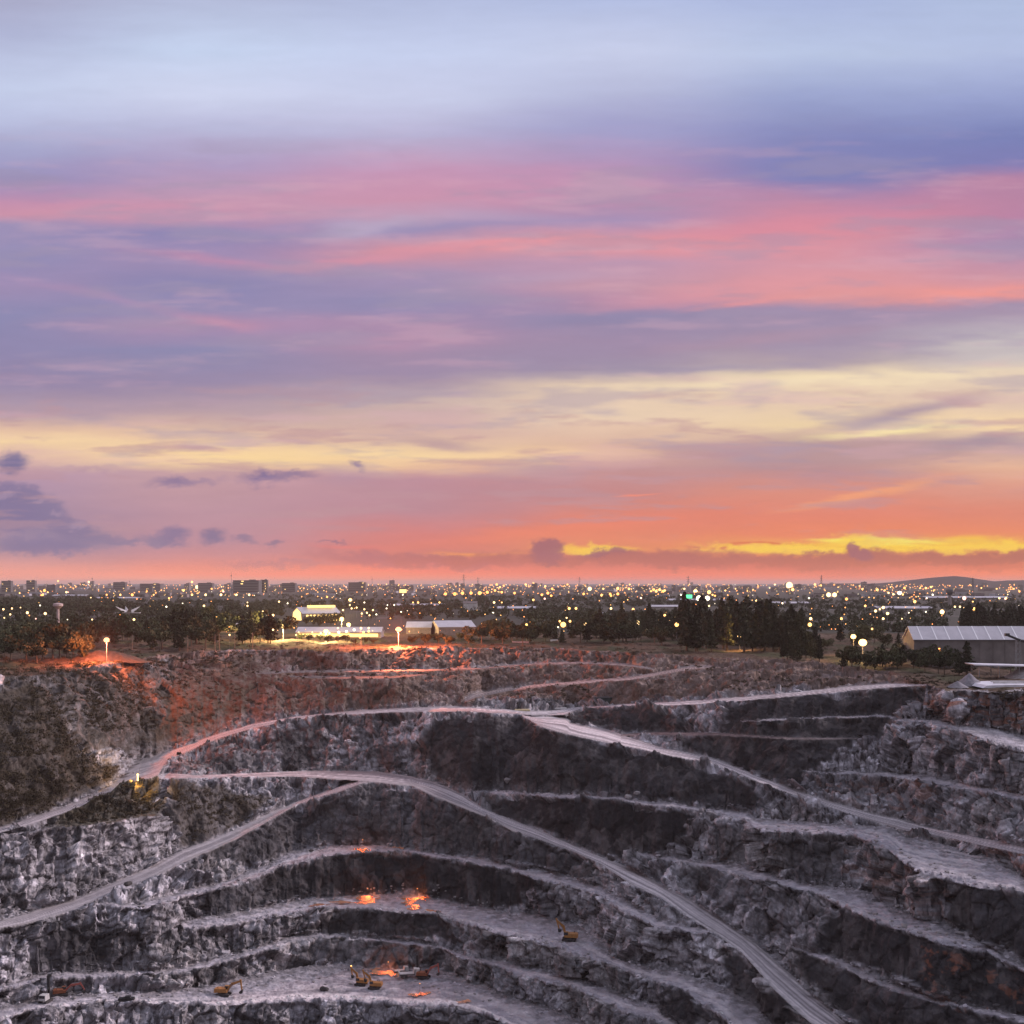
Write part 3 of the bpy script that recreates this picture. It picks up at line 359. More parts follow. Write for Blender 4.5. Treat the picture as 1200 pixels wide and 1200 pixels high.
# relief
X_, Y_, Z_ = Xg, Yg, Zg
wx = fbm(X_/30, Y_/30, Z_/30, 3)*9; wy = fbm(X_/30+9, Y_/30, Z_/30+7, 3)*9
but = 1-np.abs(fbm((X_+wx*.5)/15, (Y_+wy*.5)/15, Z_/50, 3, .5))*1.7  # buttresses running down the face
rg = 1-np.abs(fbm((X_+wx*.3)/6.5, (Y_+wy*.3)/6.5, Z_/8, 4, .55))*1.6
bl = np.abs(fbm((X_)/2.3, Y_/2.3, Z_/2.0, 3, .6))*2
def facets(size, seed, stretch=(1, 1, .75), th=.5):        # fractured rock: each block is a tilted plane of its own
    g_ = np.random.default_rng(seed); TB = g_.random((4096, 8)).astype(np.float32); c_, s_ = math.cos(th), math.sin(th)
    sel = np.argwhere(fm > 0); i0, i1 = sel[:, 0], sel[:, 1]; x = X_[i0, i1]+wx[i0, i1]*.12; y = Y_[i0, i1]; z = Z_[i0, i1]+wy[i0, i1]*.12
    q = np.stack([(x*c_-z*s_)*stretch[0], y*stretch[1], (x*s_+z*c_)*stretch[2]], -1)/size; qi = np.floor(q).astype(np.int64); best = np.full(len(q), 1e9); h_ = np.zeros(len(q)); r1 = np.zeros(len(q)); sec = np.full(len(q), 1e9)
    for dx in (-1, 0, 1):
        for dy in (-1, 0, 1):
            for dz in (-1, 0, 1):
                c = qi+np.array([dx, dy, dz]); k = ((c[:, 0]*73856093) ^ (c[:, 1]*19349663) ^ (c[:, 2]*83492791)) & 4095; T = TB[k]
                d = q-(c+T[:, :3]); dd = (d*d).sum(-1); m = dd < best; sec = np.where(m, best, np.minimum(sec, dd)); best = np.where(m, dd, best)
                h_ = np.where(m, (T[:, 3]-.5)+((T[:, 4]-.5)*d[:, 0]+(T[:, 5]-.5)*d[:, 1]+(T[:, 6]-.5)*d[:, 2])*1.5, h_); r1 = np.where(m, T[:, 7], r1)
    H = np.zeros(X_.shape); Q = np.full(X_.shape, .5); E_ = np.ones(X_.shape); H[i0, i1] = h_; Q[i0, i1] = r1; E_[i0, i1] = np.sqrt(sec)-np.sqrt(best); return H, Q, E_
fh1, fq1, fe1 = facets(13, 1); fh2, fq2, fe2 = facets(5.2, 2, (1, 1, .7), .8); fh3, fq3, fe3 = facets(2.3, 3, (1, 1, .8), .3)
drill = perlin((X_+Y_*.35+wx*.4)/1.5, 3.3, Z_/26)
dsp = (but*2.2+rg*.7+fh1*5.0+fh2*2.4+fh3*1.0+drill*.3-2.0-np.clip(.12-fe2, 0, 1)*5)*(1-loose*.72)+loose*(fbm(X_/9, Y_/9, Z_/20, 4, .6)*1.0-.3)
flat = (strip >= 0)
rub = fbm(X_/1.6, Y_/1.6, Z_/1.6, 3, .7)
isroad = np.isin(strip, [i for i, s in enumerate(STR) if s[1] == 'road'])
fl = np.where(isroad, .06, .28)*rub+np.where(isroad, .05, .35)*fbm(X_/7, Y_/7, 0, 3)
P = P0+nn*(dsp*fm)[..., None]; P[..., 2] += np.where(flat, fl, 0)*(PY < 1400)
berm = np.where(flat & ~isroad & (strip > 0), sstep(.75, .95, acr)*np.clip(fbm(X_/3, Y_/3, 7, 3, .6)+.25, 0, 1)*1.1, 0); P[..., 2] += berm
rim_rough = plain_m | (strip == 0); P[..., 2] += np.where(rim_rough, (fbm(X_/22, Y_/22, 3, 4)*1.6)*sstep(742, 752, PY), 0)
# colours: what the ground is made of
def cmix(a, b, t): return a*(1-t[..., None])+np.array(b)*t[..., None]
n_a = fbm(X_/11, Y_/11, Z_/6+2, 5, .6); n_b = fbm(X_/3.2+5, Y_/3.2, Z_/2.2, 4, .65); n_c = fbm(X_/40, Y_/40, Z_/25, 3)
rock = np.zeros(P.shape)+np.array((.315, .30, .325))
rock = cmix(rock, (.29, .265, .262), sstep(.0, .5, n_c)*.7); rock = cmix(rock, (.16, .155, .165), sstep(.05, .45, -n_a)*.75)
rock = cmix(rock, (.40, .375, .385), sstep(.1, .5, n_b+n_a*.5)*.5)
rock = cmix(rock, (.37, .345, .362), pale*.7)
strata = fbm((X_-Z_*.9)/5.0, (Y_)/9, (Z_+X_*.25)/1.3, 4, .6); rock *= np.clip(1+strata*.5+n_a*.25, .3, 1.8)[..., None]
streak = fbm((X_+Y_*.35)/2.3, 2.2, Z_/18+6, 4, .6); rock *= (1-np.clip(streak, 0, 1)*.5)[..., None]; rock *= ((.58+.84*fq1)*(.76+.48*fq2)*(.84+.32*fq3))[..., None]; rock *= (1-.55*np.clip(1-fe2/.10, 0, 1))[..., None]
col = rock
col = cmix(col, (.135, .085, .062), brown*.88); col = cmix(col, (.050, .039, .027), green*.94)
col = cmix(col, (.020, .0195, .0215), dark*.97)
col = cmix(col, (.25, .10, .06), rust*sstep(.0, .45, n_b+n_a*.7)*.9)
dst = sstep(.15, .5, fbm((X_+Z_*.6)/10+3, Y_/10, Z_/30, 5, .62)+.02)*loose*.30*face
col = cmix(col, (.21, .19, .19), dst*(1-green*.8))
tal = sstep(.80, 1.0, tt+n_b*.12)*face*(1-dark*.7)*(1-green); col = cmix(col, (.27, .255, .27), tal*.6)
dust = np.zeros(P.shape)+np.array((.32, .30, .33))
dust = cmix(dust, (.22, .205, .21), sstep(.0, .5, n_a+n_b*.5)*.6); dust = cmix(dust, (.52, .48, .5), sstep(.25, .6, fbm(X_/7, Y_/2.6, 3, 4, .6))*.6)
tw_ = fbm(X_/60, Y_/60, 3, 2); trk = perlin(acr*4.2+tw_*1.2, X_/90, 3.3)*.8+(1-np.abs(perlin(acr*7.5+tw_*1.6, X_/120, 8.3))*5)*.55+perlin(acr*22+tw_*2.5, X_/50, 1.3)*.45*np.isin(strip, [i for i, s in enumerate(STR) if s[0] in ('broad', 'croad')])
road = np.zeros(P.shape)+np.array((.38, .345, .36))
road = cmix(road, (.66, .60, .61), sstep(.1, .75, trk)*.9); road = cmix(road, (.20, .18, .19), sstep(.0, .6, -trk)*.8)
road = cmix(road, (.24, .22, .22), sstep(.62, 1, np.abs(acr-.5)*2+n_b*.45)*.8); road *= (1+n_b*.18)[..., None]
bband = np.isin(strip, [i for i, s in enumerate(STR) if s[1] in ('bench', 'floor')])
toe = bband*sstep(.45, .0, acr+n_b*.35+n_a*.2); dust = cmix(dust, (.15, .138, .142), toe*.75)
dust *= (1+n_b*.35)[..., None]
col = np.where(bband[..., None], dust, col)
wheel = bband*sstep(.5, .85, 1-np.abs(acr-.62-fbm(X_/60, Y_/60, 5, 2)*.5)*2.2)*.5; col = cmix(col, (.55, .5, .51), wheel*sstep(-.2, .5, trk+.3))
nmi = {s[0]: i for i, s in enumerate(STR)}
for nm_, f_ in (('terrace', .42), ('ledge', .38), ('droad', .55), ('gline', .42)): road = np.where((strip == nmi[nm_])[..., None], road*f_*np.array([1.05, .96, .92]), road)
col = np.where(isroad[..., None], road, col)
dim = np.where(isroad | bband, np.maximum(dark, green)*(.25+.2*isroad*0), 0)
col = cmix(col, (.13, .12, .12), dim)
fx_ = [i for i, s in enumerate(STR) if s[0] == 'xfloor'][0]
xf = (strip == fx_) & (acr > .76); xt = np.clip(1-np.abs(acr-.88)/.12, 0, 1)*(strip == fx_); col = cmix(col, (.66, .6, .61), sstep(.0, .7, xt)*.85)
lsh = (strip == [i for i, s in enumerate(STR) if s[0] == 'lshelf'][0]) | (below == [i for i, s in enumerate(STR) if s[0] == 'lshelf'][0]) & face
col = cmix(col, (.06, .052, .035), lsh*sstep(50, 75, PX)*sstep(196, 180, PX)*.85)
plc = np.zeros(P.shape)+np.array((.09, .062, .046)); plc = cmix(plc, (.05, .052, .03), sstep(-.1, .3, fbm(X_/30, Y_/60, 1, 4))*.85); plc = cmix(plc, (.17, .13, .105), sstep(.45, .8, fbm(X_/18+4, Y_/45, 1, 4))*.6)
col = np.where((plain_m | (strip == 0))[..., None], plc, col)
far_right = sstep(1105, 1140, PX)*(strip == 0)*1.0; col = cmix(col, (.30, .28, .30), far_right*.8)
col = np.clip(col, .01, .8); rough_a = np.where(isroad, .12, np.where(bband, .40, 1.0-.62*loose))*np.where(rim_rough, .6, 1)
col4 = np.concatenate([col, rough_a[..., None]], -1)
del jx, jy
idx_ = np.arange(NR*NC).reshape(NR, NC)
quads = np.stack([idx_[:-1, :-1], idx_[1:, :-1], idx_[1:, 1:], idx_[:-1, 1:]], -1)
rq = np.zeros((NR-1, NC-1), np.int32)-1
for i, s in enumerate(STR):
    if s[1] == 'road' and s[0] not in ('gline', 'gline2', 'ledge'):
        m = (strip == i); rq[m[:-1, :-1] & m[1:, :-1] & m[1:, 1:] & m[:-1, 1:]] = i
PF = P.reshape(-1, 3); CF = col4.reshape(-1, 4)
def submesh(name, q):
    u, inv = np.unique(q, return_inverse=True); return raw_mesh(name, PF[u], inv.reshape(-1, 4), CF[u])

def newmat(name):
    m = bpy.data.materials.new(name); m.use_nodes = True; t = m.node_tree; return m, t, t.nodes['Principled BSDF']
def nod(t, ty, **k):
    n = t.nodes.new(ty)
    for a, b in k.items(): setattr(n, a, b)
    return n
def ground_mat(name, rough, bump=True, spec=.3):
    """ground: vertex tint x mottling; blasted rock also breaks into facets that catch the light differently"""
    m, t, b = newmat(name); at = nod(t, 'ShaderNodeAttribute', attribute_name='tint'); geo = nod(t, 'ShaderNodeNewGeometry'); K = t.links.new
    def VM(op, x, y=None, z=None, sc=None):
        n = nod(t, 'ShaderNodeVectorMath', operation=op)
        for i, v in enumerate((x, y, z)):
            if v is None: continue
            if isinstance(v, tuple): n.inputs[i].default_value = v
            else: K(v, n.inputs[i])
        if sc is not None:
            if isinstance(sc, (int, float)): n.inputs['Scale'].default_value = sc
            else: K(sc, n.inputs['Scale'])
        return n.outputs[0]
    def MA(op, x, y, z=None):
        n = nod(t, 'ShaderNodeMath', operation=op)
        for i, v in enumerate((x, y, z)):
            if v is None: continue
            if isinstance(v, (int, float)): n.inputs[i].default_value = v
            else: K(v, n.inputs[i])
        return n.outputs[0]
    def MR(x, a, b_, c, d): n = nod(t, 'ShaderNodeMapRange'); K(x, n.inputs[0]); [setattr(n.inputs[i+1], 'default_value', v) for i, v in enumerate((a, b_, c, d))]; return n.outputs[0]
    nz = nod(t, 'ShaderNodeTexNoise'); nz.inputs['Scale'].default_value = .24; nz.inputs['Detail'].default_value = 8; nz.inputs['Roughness'].default_value = .70; K(geo.outputs['Position'], nz.inputs[0])
    mott = MR(nz.outputs[0], .33, .67, .55, 1.40); al = at.outputs['Alpha']
    wp = VM('MULTIPLY_ADD', nz.outputs['Color'], (.7, .7, .7), geo.outputs['Position']); rt = nod(t, 'ShaderNodeMapping'); K(wp, rt.inputs[0]); rt.inputs['Rotation'].default_value = (.25, .5, .3); rt.inputs['Scale'].default_value = (1.25, 1.0, .62)
    v1 = nod(t, 'ShaderNodeTexVoronoi'); v1.inputs['Scale'].default_value = .48; K(rt.outputs[0], v1.inputs[0]); v2 = nod(t, 'ShaderNodeTexVoronoi'); v2.inputs['Scale'].default_value = 1.25; K(rt.outputs[0], v2.inputs[0])
    s1 = nod(t, 'ShaderNodeSeparateXYZ'); K(v1.outputs['Color'], s1.inputs[0]); s2 = nod(t, 'ShaderNodeSeparateXYZ'); K(v2.outputs['Color'], s2.inputs[0])
    f1 = MR(s1.outputs[0], 0, 1, .80, 1.2); f2 = MR(s2.outputs[1], 0, 1, .80, 1.2); f = MA('MULTIPLY', MA('MULTIPLY', f1, f2), mott)
    fm_ = MA('MULTIPLY_ADD', MA('SUBTRACT', f, 1.0), al, 1.0); K(VM('SCALE', at.outputs['Color'], sc=fm_), b.inputs['Base Color'])
    b.inputs['Roughness'].default_value = rough; b.inputs['Specular IOR Level'].default_value = spec
    if bump:
        bp = nod(t, 'ShaderNodeBump'); bp.inputs['Distance'].default_value = 1.6; K(nz.outputs[0], bp.inputs['Height']); K(MA('MULTIPLY', al, .8), bp.inputs['Strength'])
        o1 = VM('SCALE', VM('SUBTRACT', v1.outputs['Color'], (.5, .5, .5)), sc=MA('MULTIPLY', al, .95)); o2 = VM('SCALE', VM('SUBTRACT', v2.outputs['Color'], (.5, .5, .5)), sc=MA('MULTIPLY', al, .8))
        K(VM('NORMALIZE', VM('ADD', VM('ADD', bp.outputs[0], o1), o2)), b.inputs['Normal'])
    return m
M_rock = ground_mat('blasted_rock', .95, True, .06); M_road = ground_mat('rolled_dust', .8, True, .2)
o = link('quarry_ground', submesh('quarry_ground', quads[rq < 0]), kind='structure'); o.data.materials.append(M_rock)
for i, s in enumerate(STR):
    q = quads[rq == i]
    if len(q): o = link('haul_road', submesh('haul_road', q), kind='structure'); o.data.materials.append(M_road)
def G(px, py):                                    # the point of the ground seen at a photo position
    c = np.interp(px, cx_, np.arange(NC)); r = np.interp(py, ry_, np.arange(NR)); c0 = min(int(c), NC-2); r0 = min(int(r), NR-2); a = c-c0; b = r-r0
    p = (P[r0, c0]*(1-a)+P[r0, c0+1]*a)*(1-b)+(P[r0+1, c0]*(1-a)+P[r0+1, c0+1]*a)*b
    return Vector(p.tolist())
def GP(px, py):                                   # the same on the plain beyond
    if py > 743: return G(px, py)
    Y = 38*F/(py-HY); return Vector(((px-CX)/F*Y, Y, -38+plain_h((px-CX)/F*Y, Y)))
def plain_h(x, y): return 0.0

# ------------------------------------------------------------------ the plain beyond the pit, out to the horizon
xs = np.concatenate([np.arange(-1000, -700, 60.), np.arange(-700, 1900, 8.), np.arange(1900, 2201, 60.)]); ys = np.concatenate([np.arange(742.2, 700, -.35), np.arange(700, 690, -.25), np.geomspace(690-HY, 1.23, 60)+HY])
gx, gy = np.meshgrid(xs, ys); Yp = 38*F/(gy-HY); Xp = (gx-CX)/F*Yp; Zp = np.full(Xp.shape, -38.0)
n1 = fbm(Xp/160, Yp/420, 2, 5, .6); n2 = fbm(Xp/60+7, Yp/200, 5, 4, .6)
pc = np.zeros(Xp.shape+(3,))+np.array((.028, .028, .020)); pc = cmix(pc, (.055, .045, .036), sstep(.2, .7, n1)*.8); pc = cmix(pc, (.12, .105, .105), sstep(.45, .8, n2)*.6)
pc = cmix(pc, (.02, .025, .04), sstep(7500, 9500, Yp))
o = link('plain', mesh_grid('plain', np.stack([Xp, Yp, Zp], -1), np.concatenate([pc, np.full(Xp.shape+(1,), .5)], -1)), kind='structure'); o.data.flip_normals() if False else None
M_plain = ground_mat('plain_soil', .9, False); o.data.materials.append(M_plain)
# ground on both sides and behind the camera, and the ledge the photograph was taken from
def polymesh(name, pts, faces, mat, **k):
    me = bpy.data.meshes.new(name); me.from_pydata(pts, [], faces); me.update(); ob = link(name, me, **k); me.materials.append(mat); return ob
M_soil, t_, b_ = newmat('dark_soil'); b_.inputs['Base Color'].default_value = (.1, .085, .075, 1); b_.inputs['Roughness'].default_value = .9
x0 = (-900-CX)/F; x1 = (2100-CX)/F; r_ = 933.0; yb = 20.3
pts = [(x0*r_, r_, -38.6), (x0*yb, yb, -38.6), (-9000, yb, -38.6), (-9000, r_, -38.6), (x1*r_, r_, -38.6), (x1*yb, yb, -38.6), (9000, yb, -38.6), (9000, r_, -38.6), (-9000, -6000, -38.6), (9000, -6000, -38.6)]
polymesh('ground', pts, [(0, 1, 2, 3), (4, 7, 6, 5)], M_soil, kind='structure')
pts = [(-300, -400, -2.6), (300, -400, -2.6), (300, 4, -2.6), (120, 3.2, -2.6), (0, 3.5, -2.6), (-120, 3, -2.6), (-300, 4, -2.6), (-300, 52, -140), (-120, 55, -140), (0, 58, -140), (120, 56, -140), (300, 52, -140)]
polymesh('ledge', pts, [(0, 1, 2, 3, 4, 5, 6), (6, 5, 8, 7), (5, 4, 9, 8), (4, 3, 10, 9), (3, 2, 11, 10)], M_soil, kind='structure')

# ------------------------------------------------------------------ building kit
class MB:
    def __init__(s): s.v = []; s.f = []
    def quad(s, *p): n = len(s.v); s.v += [tuple(q) for q in p]; s.f.append(tuple(range(n, n+len(p))))
    def box(s, c, d, rz=0.0, ry=0.0, taper=1.0):
        M_ = Matrix.Translation(c) @ Matrix.Rotation(rz, 4, 'Z') @ Matrix.Rotation(ry, 4, 'Y'); n = len(s.v); x, y, z = d[0]/2, d[1]/2, d[2]/2
        for q in ((-x,-y,-z),(x,-y,-z),(x,y,-z),(-x,y,-z),(-x*taper,-y*taper,z),(x*taper,-y*taper,z),(x*taper,y*taper,z),(-x*taper,y*taper,z)): s.v.append(tuple(M_ @ Vector(q)))
        for q in ((3,2,1,0),(4,5,6,7),(0,1,5,4),(1,2,6,5),(2,3,7,6),(3,0,4,7)): s.f.append(tuple(n+i for i in q))
        return s
    def tube(s, a, b, r0, r1=None, n=8, caps=True):
        a = Vector(a); b = Vector(b); r1 = r0 if r1 is None else r1; d = (b-a).normalized(); u = d.orthogonal().normalized(); w = d.cross(u); k = len(s.v)
        for p, r in ((a, r0), (b, r1)):
            for i in range(n): t = 2*math.pi*i/n; s.v.append(tuple(p+u*math.cos(t)*r+w*math.sin(t)*r))
        for i in range(n): j = (i+1) % n; s.f.append((k+i, k+j, k+n+j, k+n+i))
        if caps: s.f.append(tuple(k+i for i in reversed(range(n)))); s.f.append(tuple(k+n+i for i in range(n)))
        return s
    def ball(s, c, r, n=8, m=5, sq=1.0):
        k = len(s.v); c = Vector(c)
        for i in range(m+1):
            p = math.pi*i/m
            for j in range(n): t = 2*math.pi*j/n; s.v.append(tuple(c+Vector((r*math.sin(p)*math.cos(t), r*math.sin(p)*math.sin(t), r*sq*math.cos(p)))))
        for i in range(m):
            for j in range(n): a_ = k+i*n+j; b_ = k+i*n+(j+1) % n; s.f.append((a_, a_+n, b_+n, b_))
        return s
    def prism(s, prof, y0, y1):                    # outline in x,z pushed along y
        n = len(prof); k = len(s.v)
        for y in (y0, y1):
            for p in prof: s.v.append((p[0], y, p[1]))
        s.f.append(tuple(k+i for i in range(n))); s.f.append(tuple(k+n+i for i in reversed(range(n))))
        for i in range(n): j = (i+1) % n; s.f.append((k+j, k+i, k+n+i, k+n+j))
        return s
    def mesh(s, name, mat, smooth=False):
        me = bpy.data.meshes.new(name); me.from_pydata(s.v, [], s.f); me.update(); me.materials.append(mat)
        if smooth: me.polygons.foreach_set('use_smooth', [True]*len(me.polygons))
        return me
    def obj(s, name, mat, parent=None, smooth=False): return link(name, s.mesh(name, mat, smooth), parent)
def thing(name, label, cat, loc=(0, 0, 0), rz=0.0, group=None, mesh=None):
    o = bpy.data.objects.new(name, mesh); C.objects.link(o); o.location = loc; o.rotation_euler = (0, 0, rz); o['label'] = label; o['category'] = cat
    if group: o['group'] = group
    return o
def dup(o, loc, rz=0.0, sc=1.0, label=None, group=None):
    c = o.copy(); C.objects.link(c); c.location = loc; c.rotation_euler = (0, 0, rz); c.scale = (sc, sc, sc) if not isinstance(sc, tuple) else sc
    if label: c['label'] = label
    if group: c['group'] = group
    for ch in list(o.children):
        d = ch.copy(); C.objects.link(d); d.parent = c
        for g in list(ch.children): e = g.copy(); C.objects.link(e); e.parent = d
    return c
def mat(name, c, rough=.7, spec=.4, metal=0.0, vary=.25, scale=.6, bump=0.0):
    m, t, b = newmat(name); b.inputs['Roughness'].default_value = rough; b.inputs['Specular IOR Level'].default_value = spec; b.inputs['Metallic'].default_value = metal
    tcn = nod(t, 'ShaderNodeTexCoord'); nz = nod(t, 'ShaderNodeTexNoise'); nz.inputs['Scale'].default_value = scale; nz.inputs['Detail'].default_value = 5; nz.inputs['Roughness'].default_value = .65; t.links.new(tcn.outputs['Object'], nz.inputs[0])
    mr = nod(t, 'ShaderNodeMapRange'); t.links.new(nz.outputs[0], mr.inputs[0]); mr.inputs[1].default_value = .3; mr.inputs[2].default_value = .7; mr.inputs[3].default_value = 1-vary; mr.inputs[4].default_value = 1+vary
    sc = nod(t, 'ShaderNodeVectorMath', operation='SCALE'); sc.inputs[0].default_value = c; t.links.new(mr.outputs[0], sc.inputs['Scale']); t.links.new(sc.outputs[0], b.inputs['Base Color'])
    if bump: bp = nod(t, 'ShaderNodeBump'); bp.inputs['Distance'].default_value = bump; t.links.new(nz.outputs[0], bp.inputs['Height']); t.links.new(bp.outputs[0], b.inputs['Normal'])
    return m
def glow(name, c, st):
    m = bpy.data.materials.new(name); m.use_nodes = True; t = m.node_tree; t.nodes.clear(); e = t.nodes.new('ShaderNodeEmission'); o_ = t.nodes.new('ShaderNodeOutputMaterial')
    e.inputs[0].default_value = (*c, 1); e.inputs[1].default_value = st; t.links.new(e.outputs[0], o_.inputs[0]); m.cycles.emission_sampling = 'NONE'; return m
MT = dict(conc=mat('concrete', (.20, .18, .175)), pale=mat('pale_render', (.26, .21, .20)), grey=mat('grey_render', (.13, .11, .11)), dkgrey=mat('dark_cladding', (.10, .095, .10)), roof=mat('metal_roof', (.42, .41, .45), .45, .5, .0, .12, .2),
 redroof=mat('red_roof', (.22, .06, .05)), steel=mat('galvanised_steel', (.25, .25, .26), .5, .5, .6), black=mat('black_steel', (.02, .02, .022), .5), rubber=mat('track_steel', (.045, .04, .04), .7), yellow=mat('machine_yellow', (.33, .145, .035), .6, .5, 0, .3, 1.5),
 white=mat('white_paint', (.5, .48, .47), .4), glass=mat('cab_glass', (.02, .022, .026), .12, .6), wood=mat('timber_pole', (.2, .15, .11)), leaf=None, tank=mat('tank_paint', (.45, .33, .33)), wall=mat('stained_wall', (.17, .15, .145), .8, .3, 0, .35, .12),
 clear=mat('translucent_sheet', (.72, .72, .75), .4, .5, 0, .05), tarp=mat('white_tarp', (.62, .61, .66), .5, .4, 0, .2, .3), pile=mat('crushed_stone', (.20, .19, .21), .9, .2, 0, .3, .5, .3), bark=mat('bark', (.08, .06, .045)), win=mat('dark_windows', (.03, .03, .035), .2, .6), stone=mat('broken_rock', (.27, .25, .25), .85, .3, 0, .4, .8, .4), dkstone=mat('dark_rock', (.06, .055, .055), .85, .3, 0, .4, .8, .4), orange=mat('faded_orange_steel', (.22, .07, .03)), red=mat('red_brick_paint', (.33, .09, .07)))
EM = dict(warm=glow('lamp_warm', (1, .66, .28), 4), white=glow('lamp_white', (1, .88, .62), 3.5), orange=glow('lamp_orange', (1, .36, .09), 4), amber=glow('lamp_amber', (1, .52, .15), 4), red=glow('floodlight_glass', (1, .45, .2), 3.2), gold=glow('gold_floodlight', (1, .62, .22), 4.5), green=glow('green_sign', (.1, 1, .35), 2.2), yellowwin=glow('lit_windows', (1, .66, .22), 2.4), pink=glow('lamp_pink', (1, .5, .4), 3.5))
def leafmat(name, c, tr=.25):
    m, t, b = newmat(name); geo = nod(t, 'ShaderNodeObjectInfo'); nz = nod(t, 'ShaderNodeTexNoise'); nz.inputs['Scale'].default_value = .55; nz.inputs['Detail'].default_value = 3; tcn = nod(t, 'ShaderNodeTexCoord'); t.links.new(tcn.outputs['Object'], nz.inputs[0])
    mr = nod(t, 'ShaderNodeMapRange'); t.links.new(nz.outputs[0], mr.inputs[0]); mr.inputs[1].default_value = .32; mr.inputs[2].default_value = .68; mr.inputs[3].default_value = .55; mr.inputs[4].default_value = 1.5
    ma = nod(t, 'ShaderNodeMath', operation='MULTIPLY_ADD'); t.links.new(geo.outputs['Random'], ma.inputs[0]); ma.inputs[1].default_value = .7; ma.inputs[2].default_value = .65
    mu = nod(t, 'ShaderNodeMath', operation='MULTIPLY'); t.links.new(ma.outputs[0], mu.inputs[0]); t.links.new(mr.outputs[0], mu.inputs[1])
    sc = nod(t, 'ShaderNodeVectorMath', operation='SCALE'); sc.inputs[0].default_value = c; t.links.new(mu.outputs[0], sc.inputs['Scale']); t.links.new(sc.outputs[0], b.inputs['Base Color']); b.inputs['Roughness'].default_value = .8; b.inputs['Specular IOR Level'].default_value = .15
    return m
ML = dict(dark=leafmat('dark_foliage', (.040, .046, .024)), mid=leafmat('foliage', (.062, .062, .030)), con=leafmat('needle_foliage', (.032, .036, .022)), dry=leafmat('dry_grass', (.24, .19, .09)), scrub=leafmat('scrub_foliage', (.055, .043, .027)))

# ------------------------------------------------------------------ trees
def leaf_cloud(pts, size, rng):                   # one small ragged quad per point
    n = len(pts); a = rng.normal(size=(n, 3)); a /= np.linalg.norm(a, axis=1)[:, None]; b = np.cross(a, rng.normal(size=(n, 3))); b /= np.linalg.norm(b, axis=1)[:, None]
    s = size*rng.uniform(.55, 1.3, n)[:, None]; a = a*s; b = b*s*.7
    v = np.stack([pts-a-b, pts+a-b*.6, pts+a*.7+b, pts-a*.8+b*.8], 1).reshape(-1, 3); return v, np.arange(4*n).reshape(n, 4)
def crown_pts(kind, h, w, n, rng):
    if kind == 'con':
        an_ = rng.random(n)*6.283; t = rng.beta(1.1, 1.6, n); z = h*(.12+.88*t); r = w*.5*(1-t)**.6*(.3+.7*np.sqrt(rng.random(n)))*(1+.35*np.sin(t*38+an_*2))*(1+.3*np.sin(an_*3+t*9)); an = an_
        return np.stack([r*np.cos(an), r*np.sin(an), z], -1)
    k = 9; c = rng.normal(size=(k, 3))*np.array([w*.22, w*.22, h*.13])+np.array([0, 0, h*.63]); rr = w*rng.uniform(.14, .27, k)
    i = rng.integers(0, k, n); d = rng.normal(size=(n, 3)); d /= np.linalg.norm(d, axis=1)[:, None]
    return c[i]+d*(rr[i]*rng.uniform(.65, 1.05, n))[:, None]*np.array([1, 1, .85])
def make_tree(kind, h, w, n, ls, seed, m):
    rng = np.random.default_rng(seed); pts = crown_pts(kind, h, w, n, rng); v, q = leaf_cloud(pts, ls, rng)
    me = raw_mesh('crown', v, q, None, False); me.materials.append(m)
    t = MB(); t.tube((0, 0, -.6), (0, 0, h*.45), .028*h, .016*h, 7); 
    if kind != 'con':
        for k in range(5): a = k*1.26+seed; t.tube((0, 0, h*(.3+.03*k)), (math.cos(a)*w*.28, math.sin(a)*w*.28, h*.66), .012*h, .005*h, 5)
    else: t.tube((0, 0, h*.45), (0, 0, h*.98), .016*h, .004*h, 6)
    r = thing('tree', 'tree', 'tree'); link('crown', me, r); t.obj('trunk', MT['bark'], r); return r
PROT = {}
for nm, kind, h, w, n, ls, m in (('broad', 'b', 9, 9, 1500, .34, 'dark'), ('broad2', 'b', 8, 10, 1500, .34, 'mid'), ('round', 'b', 7, 7, 1200, .30, 'dark'), ('pine', 'con', 13, 5.5, 1500, .34, 'con'), ('slim', 'con', 14, 3.8, 1300, .32, 'con')):
    PROT[nm] = make_tree(kind, h, w, n, ls, len(PROT)*7+3, ML[m]); PROT[nm].name = {'b': 'broadleaf_tree', 'con': 'conifer_tree'}[kind]; PROT[nm]['h'] = float(h)
used = set()
def tree(kind, px, pyb, hpx, label, group, wf=1.0, Y=None):
    p = GP(px, pyb) if Y is None else Vector(((px-CX)/F*Y, Y, -38)); h = hpx*p.y/F; o = PROT[kind]; s = h/o['h']; rz = random.uniform(0, 6.28); sc = (s*wf, s*wf, s)
    if kind in used: c = dup(o, p, rz, sc, label, group)
    else: used.add(kind); c = o; c.location = p; c.rotation_euler = (0, 0, rz); c.scale = sc; c['label'] = label; c['group'] = group
    return c
def rrow(n, x0, x1, yb0, yb1, h0, h1, kinds, label, group, cat=None):
    for i in range(n):
        x = x0+(x1-x0)*(i+random.uniform(.1, .9))/n; tree(random.choice(kinds), x, random.uniform(yb0, yb1), random.uniform(h0, h1), label, group)
rrow(12, 2, 110, 765, 778, 26, 44, ['broad', 'round'], 'dark spreading tree in the thick grove left of the red floodlight mound', 'grove left of the mound')
rrow(12, 0, 120, 750, 764, 22, 32, ['broad', 'broad2'], 'dark tree at the back of the grove by the slender water tower', 'trees round the slender water tower')
rrow(13, 128, 258, 748, 764, 22, 34, ['broad', 'round', 'pine'], 'dark tree behind the utility poles on the left rim', 'trees behind the utility poles')
